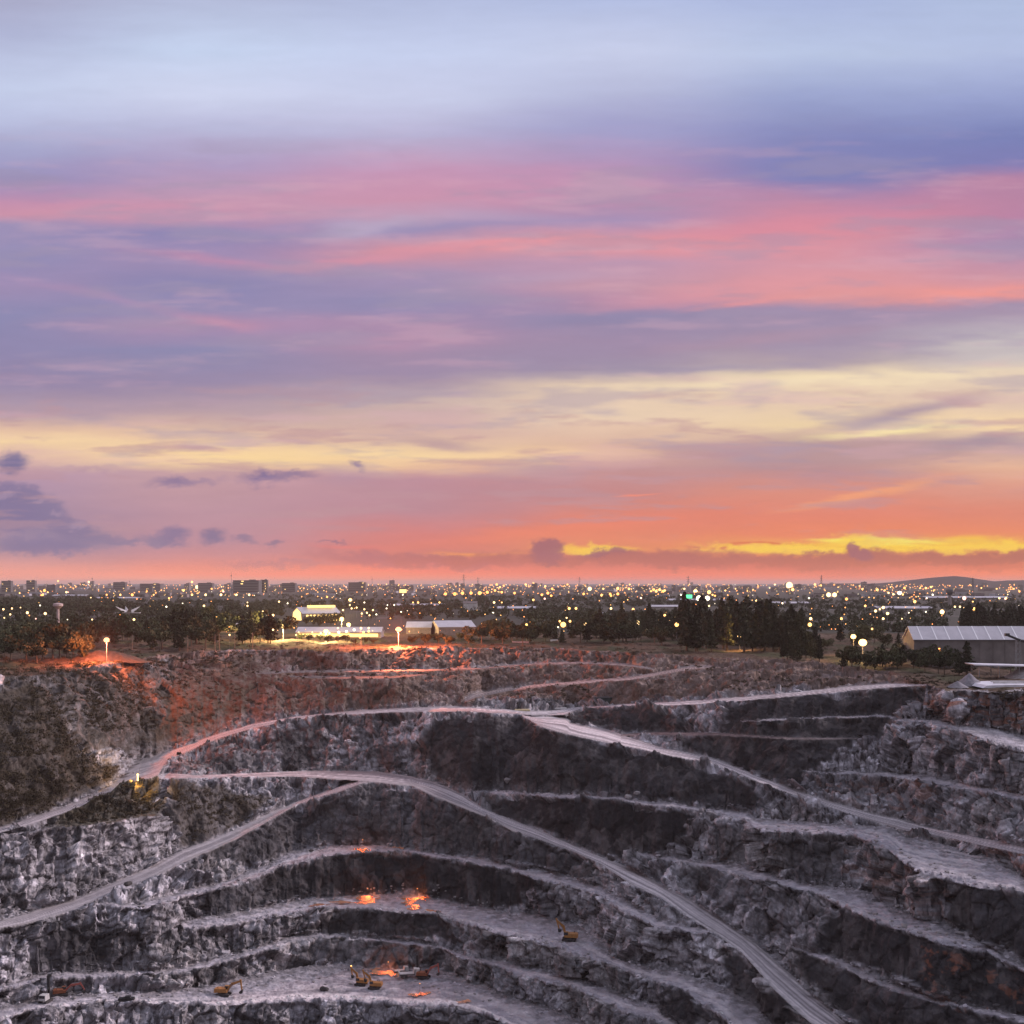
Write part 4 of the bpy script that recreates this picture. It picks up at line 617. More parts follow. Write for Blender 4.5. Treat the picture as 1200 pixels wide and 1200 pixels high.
rrow(9, 205, 258, 742, 757, 28, 38, ['pine', 'broad'], 'tall dark tree beside the yellow lit shed', 'tall trees beside the yellow lit shed')
rrow(6, 283, 322, 748, 756, 26, 38, ['pine', 'broad'], 'dark tree left of the long lit market building', 'trees left of the long lit building')
rrow(9, 345, 445, 748, 756, 6, 11, ['round'], 'low lit tree in front of the long lit building', 'small trees before the long lit building')
rrow(6, 355, 398, 731, 737, 10, 15, ['round', 'broad'], 'dark tree between the gabled hall and the long building', 'trees between the two lit buildings')
rrow(12, 555, 640, 748, 757, 16, 26, ['broad', 'broad2', 'round'], 'rounded dark tree right of the grey gabled shed', 'trees right of the grey shed')
rrow(7, 475, 560, 750, 757, 9, 13, ['round', 'broad2'], 'low bushy tree in front of the grey gabled shed', 'low trees before the grey shed')
rrow(18, 640, 800, 746, 757, 16, 30, ['broad', 'pine', 'round'], 'dark tree in the belt behind the middle of the rim', 'dark belt behind the middle rim')
rrow(26, 690, 830, 740, 752, 26, 38, ['pine', 'slim'], 'pointed casuarina tree in the dark middle belt', 'pointed trees in the middle belt')
rrow(32, 796, 905, 750, 764, 36, 60, ['slim', 'slim', 'slim', 'pine'], 'tall slim casuarina in the high dark stand right of centre', 'tall dark stand right of centre')
rrow(12, 895, 942, 757, 766, 34, 52, ['slim', 'slim', 'pine'], 'tall slim casuarina at the right end of the dark stand', 'right end of the tall stand')
rrow(9, 916, 965, 772, 778, 22, 34, ['slim', 'pine'], 'grey green pointed tree left of the golden floodlight', 'trees left of the golden floodlight')
rrow(9, 985, 1062, 778, 788, 18, 30, ['broad2', 'round', 'pine'], 'olive green tree under the golden floodlight', 'trees under the golden floodlight')
rrow(9, 940, 1060, 752, 762, 14, 24, ['broad2', 'pine'], 'dim tree behind the golden floodlight', 'trees behind the golden floodlight')
rrow(8, 1068, 1114, 782, 790, 20, 27, ['broad', 'round'], 'dense dark tree in the hedge before the warehouse wall', 'hedge before the warehouse')
rrow(34, 1126, 1206, 738, 743, 23, 34, ['slim', 'pine', 'pine'], 'black pointed conifer in the row behind the warehouse roof', 'conifer row behind the warehouse')
tree('slim', 1133, 791, 40, 'lone slim conifer standing before the stained warehouse wall', 'lone conifer', 1.5)
tree('pine', 1124, 791, 26, 'shorter conifer leaning on the lone slim one at the warehouse', 'short conifer', 1.2)
tree('pine', 848, 752, 36, 'pointed tree with the highest tip in the stand right of centre', 'highest tip', .9, 760)
tree('pine', 1098, 752, 16, 'small dark tree left of the warehouse roof', 'small tree left of the roof', 1.2)

# far woods: nobody could count them
def woods(name, boxes, label, m, seed, per=70):
    rng = np.random.default_rng(seed); V_ = []; 
    for x0_, x1_, y0_, y1_, n_, h0, h1 in boxes:
        for _ in range(n_):
            px = rng.uniform(x0_, x1_); py = y0_+(y1_-y0_)*rng.random(); Y = 38*F/(py-HY); X = (px-CX)/F*Y; h = rng.uniform(h0, h1)
            pts = crown_pts('con' if rng.random() < .2 else 'b', h, h*rng.uniform(.9, 1.5), per, rng)+np.array([X, Y, -38-h*.15]); v, _q = leaf_cloud(pts, h*.11, rng); V_.append(v)
    v = np.concatenate(V_); me = raw_mesh(name, v, np.arange(len(v)).reshape(-1, 4), None, False); me.materials.append(m); o = link(name, me); o['kind'] = 'stuff'; o['label'] = label; o['category'] = 'woods'; return o
woods('far_woods', [(-60, 140, 703, 720, 420, 9, 13), (140, 330, 706, 724, 330, 7, 11), (320, 560, 704, 716, 260, 6, 10), (0, 300, 722, 742, 300, 6, 10), (430, 700, 712, 726, 260, 6, 9), (560, 860, 700, 712, 330, 7, 11), (620, 860, 722, 740, 260, 7, 11), (860, 1240, 703, 716, 420, 6, 10), (900, 1110, 718, 742, 260, 6, 9), (-60, 1240, 697, 702, 380, 6, 10), (-400, -60, 700, 790, 200, 8, 13), (1240, 1600, 700, 780, 200, 8, 13)], 'dark woodland spread over the plain between the rim and the city', ML['dark'], 21)

# ------------------------------------------------------------------ scrub on the slopes
def scrub(name, spots, label, m, seed, ls=.20, per=75, mk=None, sq=.7):
    rng = np.random.default_rng(seed); V_ = []
    for poly, n_, r0, r1 in spots:
        xs_ = [p[0] for p in poly]; ys_ = [p[1] for p in poly]; k = 0; tries = 0
        while k < n_ and tries < n_*12:
            tries += 1; x = rng.uniform(min(xs_), max(xs_)); y = rng.uniform(min(ys_), max(ys_)); ins = False
            for i in range(len(poly)):
                (a1, b1), (a2, b2) = poly[i], poly[i-1]
                if (b1 > y) != (b2 > y) and x < (a2-a1)*(y-b1)/(b2-b1)+a1: ins = not ins
            if not ins: continue
            k += 1; g = G(x, y) if y > 743 else GP(x, y); r = rng.uniform(r0, r1); d = rng.normal(size=(per, 3)); d /= np.linalg.norm(d, axis=1)[:, None]; d[:, 2] = np.abs(d[:, 2])*sq
            pts = d*r*rng.uniform(.5, 1.05, per)[:, None]*(1+.3*np.sin(d[:, :1]*7+k))+np.array(g); v, _ = leaf_cloud(pts, ls*(.6+r*.25), rng); V_.append(v)
    v = np.concatenate(V_); me = raw_mesh(name, v, np.arange(len(v)).reshape(-1, 4), None, False); me.materials.append(m); o = link(name, me); o['kind'] = 'stuff'; o['label'] = label; o['category'] = 'scrub'; return o
scrub('scrub', [([(-20,830),(60,812),(90,870),(135,905),(60,948),(0,962),(-20,968)], 420, 1.2, 3.2), ([(0,790),(240,764),(300,768),(170,830),(100,850),(60,840)], 260, .9, 2.2), ([(300,766),(760,766),(700,778),(560,792),(360,800),(310,785)], 130, .6, 1.5), ([(200,925),(330,935),(280,968),(215,993)], 90, .9, 1.9), ([(600,806),(700,800),(690,824),(610,826)], 60, .6, 1.5), ([(780,775),(850,785),(1060,800),(1000,803),(860,812)], 110, .5, 1.4), ([(85,790),(165,782),(190,850),(110,860)], 330, .8, 2.0), ([(140,772),(230,764),(300,768),(280,776),(150,784)], 160, .6, 1.6), ([(200,775),(330,775),(330,815),(230,850),(200,850)], 130, .6, 1.5), ([(1060,790),(1130,793),(1110,806),(1060,800)], 60, .5, 1.2), ([(1160,812),(1200,810),(1200,818),(1165,820)], 30, .5, 1.1), ([(0,770),(100,770),(110,790),(0,800)], 120, 1, 2.4), ([(75,764),(165,764),(175,780),(70,782)], 110, .5, 1.3), ([(0,755),(1060,755),(1060,766),(0,766)], 260, .8, 2.0)], 'dark olive scrub covering the left slopes and the rim', ML['scrub'], 4)
scrub('dry_brush', [([(78,953),(130,932),(160,928),(186,934),(186,950),(140,960),(90,966)], 170, .9, 1.9)], 'brown brush on the road corner below the lamp', ML['scrub'], 9)
scrub('dry_grass', [([(144,922),(160,917),(190,924),(186,932),(160,936),(148,932)], 260, .35, .9)], 'dry golden grass lit by the lamp on the road corner', ML['dry'], 12, .13)
for k, (px, py, r) in enumerate([(122, 912, 2.6), (68, 926, 3.4), (40, 938, 3.4), (98, 902, 2.4), (15, 946, 3.0), (210, 884, .9)]):
    g = G(px, py); rng = np.random.default_rng(40+k); d = rng.normal(size=(700, 3)); d /= np.linalg.norm(d, axis=1)[:, None]; d[:, 2] = np.abs(d[:, 2])
    v, q = leaf_cloud(d*r*rng.uniform(.55, 1.05, 700)[:, None]*(1+.22*np.sin(d[:, :1]*6+k)+.15*np.cos(d[:, 1:2]*9)), .22, rng); me = raw_mesh('shrub', v, q, None, False); me.materials.append(ML['scrub'])
    thing('shrub', ['round olive shrub right above the road, nearest the hairpin bend', 'large olive shrub above the road halfway along the left slope', 'large dark shrub left of the biggest roadside shrub', 'olive shrub uphill of the roundest roadside shrub', 'dark shrub at the left picture edge above the road', 'tiny shrub on the outer edge of the hairpin bend'][k], 'shrub', g, mesh=me)

# ------------------------------------------------------------------ lamps
def at(px, py, Y): return Vector(((px-CX)/F*Y, Y, -(py-HY)/F*Y))
def lamp_proto(em, name='street_lamp'):
    o = thing(name, 'lamp', 'street lamp'); MB().tube((0, 0, -1.02), (0, 0, -.02), .05, .03, 5).obj('pole', MT['steel'], o); MB().ball((0, 0, 0), .5, 8, 5).obj('lamp_head', EM[em], o); return o
LP = {k: lamp_proto(k) for k in ('warm', 'white', 'orange', 'amber', 'pink')}; lused = set()
def lamp(px, py, d, em, label, group, H=None):
    """a lamp d photo pixels wide; its pole stands on the plain"""
    dy = max(py-HY, 1.0); H = H or (11 if dy > 9 else 16)
    Y = min((38-H)*F/dy, 7400.0); p = at(px, py, Y); poleh = max(p.z+38, 3.0); r = max(d*Y/F, .5)
    if em in lused: o = dup(LP[em], p, 0, (1, 1, 1), label, group)
    else: lused.add(em); o = LP[em]; o.location = p; o['label'] = label; o['group'] = group
    for ch in o.children:
        if ch.name.startswith('pole'): ch.scale = (r*1.2, r*1.2, poleh)
        else: ch.scale = (r, r, r)
    return o
LB = [
 ('left', 'small lamp over the dark woods on the far left', [(4,714,2.8,'warm'),(14,713,2.4,'warm'),(12,720,2.4,'warm'),(32,718,3.6,'warm'),(53,719,3.8,'warm'),(47,709.5,2,'white'),(42,725,1.8,'pink'),(24,712,1.6,'warm'),(5,724,1.8,'warm'),(79,726,1.4,'white')]),
 ('midleft', 'warm lamp among the trees left of the lit hall', [(108,726,2,'warm'),(141,726,3.6,'amber'),(157,726,3.2,'warm'),(195,711,2.4,'white'),(204,726,2,'warm'),(198,701,2.2,'amber'),(239,710,3,'warm'),(214,707,1.5,'white'),(254,723,3.2,'amber'),(290,710,2.4,'warm'),(269,744,2.4,'warm'),(308,717,3,'warm'),(320,721,3.4,'warm'),(327,705,2.4,'warm'),(337,707,2,'white'),(290,706,1.7,'warm'),(320,738,2.6,'warm'),(347,744,2.2,'warm')]),
 ('band', 'lamp in the bright street row left of the city centre', [(23,695,2,'amber'),(52,692,3,'orange'),(50,697,2.6,'orange'),(56,694,2,'amber'),(104,682,2.8,'warm'),(125,697,2,'orange'),(141,697,2.6,'amber'),(155,697,3,'orange'),(172,693,1.8,'orange'),(215,692,2.8,'amber'),(231,688,4.2,'warm'),(225,682,2.8,'amber'),(225,697,3,'amber'),(241,697,3,'warm'),(259,697,3.4,'warm'),(261,692,2.6,'amber'),(277,697,3,'warm'),(292,697,3,'warm'),(68,681,2,'amber'),(248,690,2,'orange'),(180,697,2,'amber')]),
 ('parking', 'small round lamp in the rows behind the lit hall', [(410,709,2.2,'warm'),(402,715,2.4,'warm'),(412,713,2.4,'warm'),(418,712,2.2,'warm'),(424,719,2.4,'warm'),(430,718,2.4,'warm'),(437,715,2.4,'warm'),(433,721,2.2,'warm'),(427,714,2.4,'warm'),(441,720,2.2,'white'),(453,713,2,'white'),(462,709,2,'white'),(390,713,2.6,'warm'),(470,717,2,'white')]),
 ('longrow', 'glaring lamp along the front of the long lit building', [(376,742,2.8,'warm'),(386,742,3.2,'warm'),(397,741,3.6,'white'),(406,740,3.4,'white'),(415,738,3.6,'white'),(423,736,3.0,'warm'),(432,736,2.6,'warm'),(396,736,2.4,'warm'),(426,741,3.2,'amber'),(432,740,3,'amber'),(411,744,2.4,'amber'),(350,741,1.8,'warm'),(366,741,1.8,'warm'),(422,747,2.4,'orange')]),
 ('hill', 'lamp near the dark mid field between the two red floodlights', [(490,706,2.6,'amber'),(515,706,2.4,'amber'),(484,706,2,'amber'),(454,709,1.6,'white'),(427,706,2,'white'),(472,697,2,'white')]),
 ('orange', 'orange lamp of the long row under the antenna masts', [(522,696,3.2,'orange'),(533,696,3.6,'orange'),(542,695,3.4,'orange'),(552,695,3.2,'orange'),(562,695,4,'orange'),(571,694,3.2,'orange'),(580,692,2.6,'orange'),(588,694,2.6,'orange'),(603,695,2.6,'orange'),(635,697,2.6,'orange'),(642,695,3,'orange'),(646,698,2.4,'orange'),(684,696,2.6,'orange'),(705,697,2.2,'orange'),(715,696,2.6,'orange'),(724,696,3,'orange'),(582,685,2.6,'orange'),(586,688,2.2,'amber')]),
 ('midright', 'warm lamp in the dark middle belt behind the rim', [(579,706,3,'warm'),(588,706,2,'amber'),(625,703,2.8,'amber'),(617,732,3.2,'amber'),(660,732,6,'amber'),(656,728,2.8,'amber'),(668,728,3.2,'amber'),(664,724,2.2,'warm'),(654,735,2,'white'),(686,732,4.2,'warm'),(701,728,2.8,'amber'),(747,730,5,'warm'),(667,713,3.6,'amber'),(675,713,3.2,'amber'),(716,713,3,'warm'),(730,713,3,'warm'),(742,714,3.4,'amber'),(779,721,3.2,'amber'),(792,722,4.6,'warm'),(800,723,5,'warm'),(793,732,4.4,'amber'),(784,727,2.4,'warm'),(817,721,2.6,'warm'),(831,710,2.4,'warm'),(578,718,1.8,'white')]),
 ('cityright', 'lamp of the bright port lights right of the centre', [(616,685,2.8,'amber'),(625,684,3.2,'amber'),(639,687,2.6,'amber'),(691,690,4.4,'warm'),(686,688,2.6,'amber'),(707,690,2.6,'amber'),(724,689.5,3.8,'amber'),(737,690,3,'amber'),(738,685,2.2,'amber'),(766,691,3,'orange'),(769,693,3.4,'amber'),(773,691,3.4,'amber'),(777,693,3,'orange'),(779,692,2.8,'amber'),(763,693,2.4,'orange'),(795,689,2.8,'amber'),(802,690,2.6,'warm'),(798,697,2.4,'white'),(815,693,4.4,'warm'),(831,694,4.2,'amber'),(819,701,6,'white'),(829,701,5.4,'white'),(835,697,2.4,'amber'),(850,692,2.2,'amber'),(862,690,1.8,'amber'),(716,698,2.4,'orange'),(665,685,2,'orange'),(647,690,2.4,'orange')]),
 ('tower', 'bright lamp near the tallest golden mast light', [(925,686,7.5,'warm'),(929,691,4,'amber'),(955,685,3,'amber'),(962,686,3.2,'amber'),(971,697,5,'warm'),(978,697,5,'warm'),(992,702,3,'orange'),(908,685,2.2,'warm'),(902,689,1.6,'warm'),(948,701,2.4,'white'),(917,707,2.2,'white'),(886,704,1.8,'warm')]),
 ('right', 'warm lamp scattered in the valley left of the warehouse', [(950,725,4,'warm'),(949,732,4.4,'amber'),(986,725,3.4,'amber'),(1022,737,2.8,'amber'),(1026,716,3.8,'warm'),(1035,712,4,'warm'),(1040,719,3.8,'warm'),(1035,725,3.4,'warm'),(1014,710,3,'amber'),(1057,725,1.8,'warm'),(1031,714,2.4,'warm'),(1065,718,1.8,'white'),(1085,717,2,'white'),(927,716,1.6,'pink')]),
 ('farright', 'lamp under the low hill on the right horizon', [(1104,717,5,'warm'),(1130,701,4.2,'pink'),(1142,714,4.2,'amber'),(1054,695,4.4,'white'),(1072,705,4,'amber'),(1028,691,3.4,'amber'),(1060,689,2.8,'orange'),(1085,689,3,'amber'),(1091,688,2.6,'amber'),(1093,697,2.6,'white'),(1179,701,3,'amber'),(1119,711,2.6,'warm'),(1125,711,2.6,'warm'),(1130,712.5,2.4,'warm'),(1130,718,3,'warm'),(1174,716,2.2,'white'),(1142,724,2,'white'),(1150,689,2,'amber'),(1168,690,2,'amber'),(1188,690,2,'amber'),(1140,705,2,'amber'),(1086,701,2,'white')]),
]
for g, lab, ls_ in LB:
    for (x, y, d, e) in ls_: lamp(x, y, d*(1.05 if e == 'orange' or d > 4 else .85), e, lab, 'lamps: '+lab)
rr = random.Random(3)
for i in range(60):
    x = rr.choice([rr.uniform(1035, 1085), rr.uniform(1000, 1200), rr.uniform(0, 600), rr.uniform(600, 1000)]); y = rr.uniform(686, 703); lamp(x, y, rr.choice([.8, 1.0, 1.3, 2.2]), rr.choice(['amber', 'orange', 'warm', 'orange', 'pink']), 'tiny far street lamp in the haze below the horizon', 'tiny far street lamps')
# thousands of far windows and lamps nobody could count
def city_lights(name, em, n, seed, d0, d1, lab):
    g = random.Random(seed); m = MB()
    for i in range(n):
        u_ = g.random(); x = g.uniform(-60, 1260) if u_ < .6 else g.gauss(g.choice([230, 560, 720, 830, 1060, 400]), 45); y = 684.5+abs(g.gauss(0, 6.5)) if g.random() < .8 else g.uniform(700, 742)
        Y = min(32*F/max(y-HY, 1), 7400); p = at(x, y, Y); r = g.uniform(d0, d1)*Y/F/2; m.ball(p, r, 5, 3)
    o = m.obj(name, EM[em]); o['kind'] = 'stuff'; o['label'] = lab; o['category'] = 'city lights'
city_lights('far_city_lights', 'orange', 520, 1, .6, 1.4, 'specks of orange light strewn through the distant city'); city_lights('far_window_lights', 'amber', 420, 2, .5, 1.3, 'specks of yellow light strewn through the distant city'); city_lights('far_red_lights', 'orange', 260, 8, .7, 1.7, 'larger specks of orange light in the distant port and city rows'); city_lights('far_pale_lights', 'white', 130, 3, .4, 1.0, 'specks of white light strewn through the distant city')

# the big floodlights whose real light colours the ground
def flood(px, py, Y, em, label, power, c, rad=1.3, w=1.5, ground=-38.0, spots=1, cat='floodlight'):
    p = at(px, py, Y); h = p.z-ground; o = thing('floodlight_mast', label, cat, (p.x, p.y, ground))
    m = MB(); m.tube((0, 0, -.5), (0, 0, h-.3), .16, .10, 8); m.obj('mast', MT['steel'], o); MB().box((0, 0, .2), (.9, .9, .5)).obj('base', MT['conc'], o)
    m = MB(); m.box((0, 0, h-.35), (w*1.1, .12, .12)); m.box((0, .35, h), (w*.6, .35, w*.5)); m.obj('housing', MT['black'], o); MB().ball((0, -.1, h), w*.5, 12, 8, .85).obj('lamp_glass', EM[em], o)
    l = bpy.data.lights.new('floodlight_beam', 'POINT'); l.energy = power; l.color = c; l.shadow_soft_size = rad; lo = bpy.data.objects.new('floodlight_beam', l); C.objects.link(lo); lo.location = (0, -2.6, h+.1); lo.parent = o
    return o
RED = (1, .21, .08); GOLD = (1, .55, .16); YEL = (1, .68, .26)
# mound with the left red floodlight
mx, my = (120-CX)/F*606, 606
pr = np.random.default_rng(8); mv = []; NA = 72; NRr = 20
for i in range(NRr+1):
    t = (i+.01)/NRr
    for j in range(NA):
        a = 2*math.pi*j/NA; r = 15*t*(1+.18*math.sin(2*a+1)+.12*math.sin(3*a)); mv.append((mx+r*math.cos(a)*1.25, my+r*math.sin(a), -39+5.6*max(0, 1-t*t)**1.6))
mv = np.array(mv); mv[:, 2] += fbm(mv[:, 0]/5, mv[:, 1]/5, 2, 5, .6)*.9; mv = np.vstack([mv, [[mx, my, mv[:NA, 2].mean()]]]); top = len(mv)-1
fc = [(i*NA+j, (i+1)*NA+j, (i+1)*NA+(j+1) % NA, i*NA+(j+1) % NA) for i in range(NRr) for j in range(NA)]+[(top, j, (j+1) % NA) for j in range(NA)]
me = bpy.data.meshes.new('mound'); me.from_pydata(mv.tolist(), [], fc); me.materials.append(mat('mound_soil', (.085, .062, .048), .9, .2, 0, .3, .4, .3)); link('mound', me, None, kind='structure')
flood(125, 750, 584, 'red', 'red floodlight on the low mound at the left rim', 270000, RED, 1.0, 2.7, -38.0)
flood(467, 737.5, 733, 'red', 'red floodlight on the rim between the lit hall and grey shed', 1000000, RED, 1.4, 3.4)
flood(1011, 753, 600, 'gold', 'largest golden floodlight among the trees left of the warehouse', 60000*.6, GOLD, 1.2, 4.0)
flood(1000, 746, 640, 'gold', 'second golden floodlight just left of the largest one', 60000*.3, GOLD, 1, 2.8)
flood(1066, 754, 575, 'gold', 'orange floodlight at the left end of the warehouse wall', 60000*.03, (1, .45, .14), 1, 2.8)
flood(867, 746, 700, 'gold', 'golden floodlight before the tall dark stand of trees', 60000*.22, GOLD, 1, 2.8)
flood(332, 734, 820, 'gold', 'white gold floodlight left of the gabled hall', 60000*4.5, YEL, 1, 3.0)
flood(382, 740, 800, 'gold', 'white gold floodlight before the long lit building', 60000*4.5, YEL, 1, 3.2)
flood(400.5, 725, 930, 'gold', 'upper of two floodlights right of the gabled hall', 60000*4, YEL, 1, 3.0)
flood(408.5, 732, 900, 'gold', 'lower of two floodlights right of the gabled hall', 60000*4.5, YEL, 1, 3.2)
flood(410.5, 703, 1500, 'gold', 'lone yellow floodlight above the rows of parking lamps', 60000*.3, YEL, 1, 4.2)

# street lamp on the hairpin corner
g = G(161, 924); r = thing('corner_lamp', 'short pole lamp glowing above dry grass at the hairpin bend', 'street lamp', g); MB().tube((0, 0, -.3), (0, 0, 4.6), .10, .07, 8).tube((0, 0, 4.4), (.9, 0, 7.6), .04, .03, 5).obj('pole', MT['black'], r); MB().tube((0, -.12, 2.4), (0, -.12, 4.6), .34, .22, 8).ball((0, -.12, 4.8), .45, 8, 5).obj('lamp_tube', EM['gold'], r)
l = bpy.data.lights.new('lamp_light', 'POINT'); l.energy = 8000; l.color = (1, .55, .16); l.shadow_soft_size = .4; lo = bpy.data.objects.new('lamp_light', l); C.objects.link(lo); lo.location = (0, -2.0, 3.6); lo.parent = r

# ------------------------------------------------------------------ buildings of the plain
def gable(name, label, cat, px0, px1, pyb, pye, pyr, Y, dep, wallm, roofm, rz=0.0, extra=None, over=.5, ground=-38):
    x0 = (px0-CX)/F*Y; x1 = (px1-CX)/F*Y; w = x1-x0; he = -(pye-HY)/F*Y-ground; hr = he+(pye-pyr)/F*Y
    o = thing(name, label, cat, ((x0+x1)/2, Y+dep/2, ground), rz)
    m = MB(); m.quad((-w/2, -dep/2, -.5), (w/2, -dep/2, -.5), (w/2, -dep/2, he), (-w/2, -dep/2, he)); m.quad((w/2, dep/2, -.5), (-w/2, dep/2, -.5), (-w/2, dep/2, he), (w/2, dep/2, he))
    for s in (-1, 1):
        q = [(s*w/2, -dep/2, -.5), (s*w/2, dep/2, -.5), (s*w/2, dep/2, he), (s*w/2, 0, hr), (s*w/2, -dep/2, he)]; m.quad(*(q if s > 0 else q[::-1]))
    m.obj('wall', wallm, o)
    pr_ = [(-dep/2-over, he-.1), (0, hr+.05), (dep/2+over, he-.1), (dep/2+over, he+.2), (0, hr+.4), (-dep/2-over, he+.2)]
    m = MB(); k = len(m.v); xs_ = (-w/2-over, w/2+over)
    for x in xs_: m.v += [(x, a, b) for a, b in pr_]
    n = 6; m.f += [tuple(range(n))[::-1], tuple(range(n, 2*n))]+[(i, (i+1) % n, n+(i+1) % n, n+i) for i in range(n)]
    m.obj('roof', roofm, o); return o, w, he, hr, dep
# warehouse right
o, w, he, hr, dep = gable('warehouse', 'long warehouse with pale ribbed roof and stained wall at the right rim', 'warehouse', 1071, 1262, 783, 750, 735.5, 557, 15, MT['wall'], MT['roof'])
for px in (1080, 1097, 1112, 1128, 1145, 1160, 1176, 1192, 1210, 1228):
    lx = (px-CX)/F*557-o.location.x; m = MB(); m.quad((lx, -dep/2-.45, he+.26), (lx+.55, -dep/2-.45, he+.26), (lx+.55, -.1, hr+.46), (lx, -.1, hr+.46)); m.obj('roof_light', MT['clear'], o)
for px in (1090, 1102, 1117, 1131, 1148, 1164, 1178, 1196): lx = (px-CX)/F*557-o.location.x; MB().box((lx, -dep/2-.12, he/2), (.35, .24, he)).obj('buttress', MT['wall'], o)
MB().box((0, -dep/2-.62, he-.05), (w+1, .25, .35)).obj('gutter', MT['dkgrey'], o); lx = (1100.5-CX)/F*557-o.location.x; MB().box((lx, -dep/2-.1, he*.62), (.8, .25, 2.0)).obj('lit_window', EM['orange'], o)
# lit gabled hall
o, w, he, hr, dep = gable('lit_hall', 'large gabled hall glowing yellow with a lit roof lantern', 'hall', 344, 392, 728, 719, 712, 1225, 28, MT['pale'], MT['roof'], .55)
for i in range(9): MB().box((-w/2+5+i*(w-10)/8, -dep/2-.2, he*.72), (2.2, .3, 2.0)).obj('lit_window', EM['yellowwin'], o)
m = MB(); m.quad((-w/2-.3, -dep/2+2, 1), (-w/2-.3, dep/2-2, 1), (-w/2-.3, dep/2-4, he+1), (-w/2-.3, 0, hr-.8), (-w/2-.3, -dep/2+4, he+1)); m.obj('gable_window', EM['yellowwin'], o)
for i in range(7): MB().box((-w*.22+i*w*.105, -3.5, hr+1.0), (1.7, 7, 2.2), 0, 0).obj('roof_lantern', EM['yellowwin'], o)
MB().box((0, -dep/2-4, 2.2), (w, 8, .4)).obj('canopy', MT['pale'], o); MB().box((2, -dep/2-7.8, 1.6), (w*.9, .4, 2.6)).obj('lit_front', EM['yellowwin'], o)
# long low lit building
o, w, he, hr, dep = gable('long_building', 'long low building with pale roof and a row of glaring lights', 'building', 347, 446, 746, 741, 736, 850, 22, MT['pale'], MT['roof'])
m = MB(); m.box((0, -dep/2-.2, he*.5), (w*.94, .3, 2.2)); m.obj('light_strip', EM['yellowwin'], o); MB().box((w*.28, -dep/2-3, he+.1), (w*.4, 6, .25)).obj('canopy', MT['pale'], o)
# grey gabled shed and its neighbours
gable('grey_shed', 'grey metal shed with wide gable right of the red floodlight', 'shed', 507, 551, 743, 735, 728.5, 905, 34, MT['pale'], MT['roof'], .25)
gable('low_shed', 'low grey shed half hidden behind the right red floodlight', 'shed', 476, 505, 742, 735.5, 729.5, 915, 22, MT['pale'], MT['roof'])
o, w, he, hr, dep = gable('yellow_shed', 'small shed with wall lit yellow left of the market building', 'shed', 253, 287, 741, 731.5, 728.5, 940, 16, MT['pale'], MT['roof']); MB().box((0, -dep/2-.15, he*.55), (w*.94, .2, he*.7)).obj('wall_glow_panel', glow('wall_glow_panel', (1, .68, .22), .55), o)  # emissive panel over the front stands in for lamplight on the wall
gable('barrack', 'long pale roofed barrack in the dark field right of centre', 'building', 583, 628, 716, 713, 711, 1700, 30, MT['grey'], MT['roof'])
gable('barrack', 'widest pale roof in the dark field behind the middle trees', 'building', 668, 722, 724, 720.5, 718.5, 1400, 30, MT['grey'], MT['roof'])
gable('cottage', 'small house with red roof among the middle rim trees', 'house', 626, 646, 746, 740, 735, 880, 12, MT['pale'], MT['redroof'])
gable('canopy_shed', 'thin pale canopy over the yard right of the red roofed house', 'shed', 704, 740, 748, 743.5, 742, 850, 14, MT['dkgrey'], MT['roof'])
gable('white_house', 'white two storey house with dark windows above the right red floodlight', 'house', 543, 559, 714, 707, 705, 1700, 16, MT['white'], MT['grey'])
gable('white_hut', 'tiny white hut beside the rim in front of the middle trees', 'hut', 646, 653, 757, 752, 750, 800, 5, MT['white'], MT['white'])
gable('site_hut', 'low pale hut on the rim left of the white hut', 'hut', 601, 619, 757, 754, 752.5, 790, 6, MT['grey'], MT['pale'])
for (a, b, yb, ye, yr, Yv, lb) in [(455, 520, 712, 709.5, 708, 1900, 'long pale roof behind the right red floodlight in the mid field'), (785, 850, 706, 703.5, 702, 2500, 'long pale industrial roof below the green sign'), (900, 960, 710, 707, 705.5, 2200, 'dim industrial roof below the tallest golden lamp'), (1030, 1095, 716, 713, 711, 1750, 'wide lilac roof left of the dark water tower'), (1085, 1185, 703, 700.5, 699, 2900, 'very long pale roof at the foot of the right hill'), (760, 800, 714, 711, 709.5, 1900, 'short pale roof left of the tall dark stand'), (110, 160, 703, 701, 700, 3000, 'flat pale roof behind the left water tower'), (60, 100, 700, 698, 697, 3400, 'flat white roof above the dark woods on the far left')]: gable('factory', lb, 'factory', a, b, yb, ye, yr, Yv, 50, MT['grey'], MT['roof'])
# pavilion with splayed roof arms
p = at(150, 725, 1220); o = thing('pavilion', 'pale pavilion with splayed upswept roof arms behind the mound', 'pavilion', (p.x, p.y, -38)); m = MB(); m.tube((0, 0, 0), (0, 0, 9), 3.2, 1.6, 8)
for s in (-1, 1): m.tube((s*3.5, 0, 0), (s*.8, 0, 9), .5, .4, 6)
m.obj('column', MT['pale'], o)
m = MB()
for a in range(4):
    an = a*math.pi/2+.5; ca, sa = math.cos(an), math.sin(an); m.quad((0, 0, 10), (ca*4-sa*2.5, sa*4+ca*2.5, 9), (ca*12, sa*12, 15), (ca*4+sa*2.5, sa*4-ca*2.5, 9)); m.quad((0, 0, 9.4), (ca*4+sa*2.5, sa*4-ca*2.5, 8.5), (ca*12, sa*12, 14.6), (ca*4-sa*2.5, sa*4+ca*2.5, 8.5))
m.box((0, 0, 8.4), (24, 5, .6)); m.obj('roof', MT['white'], o)
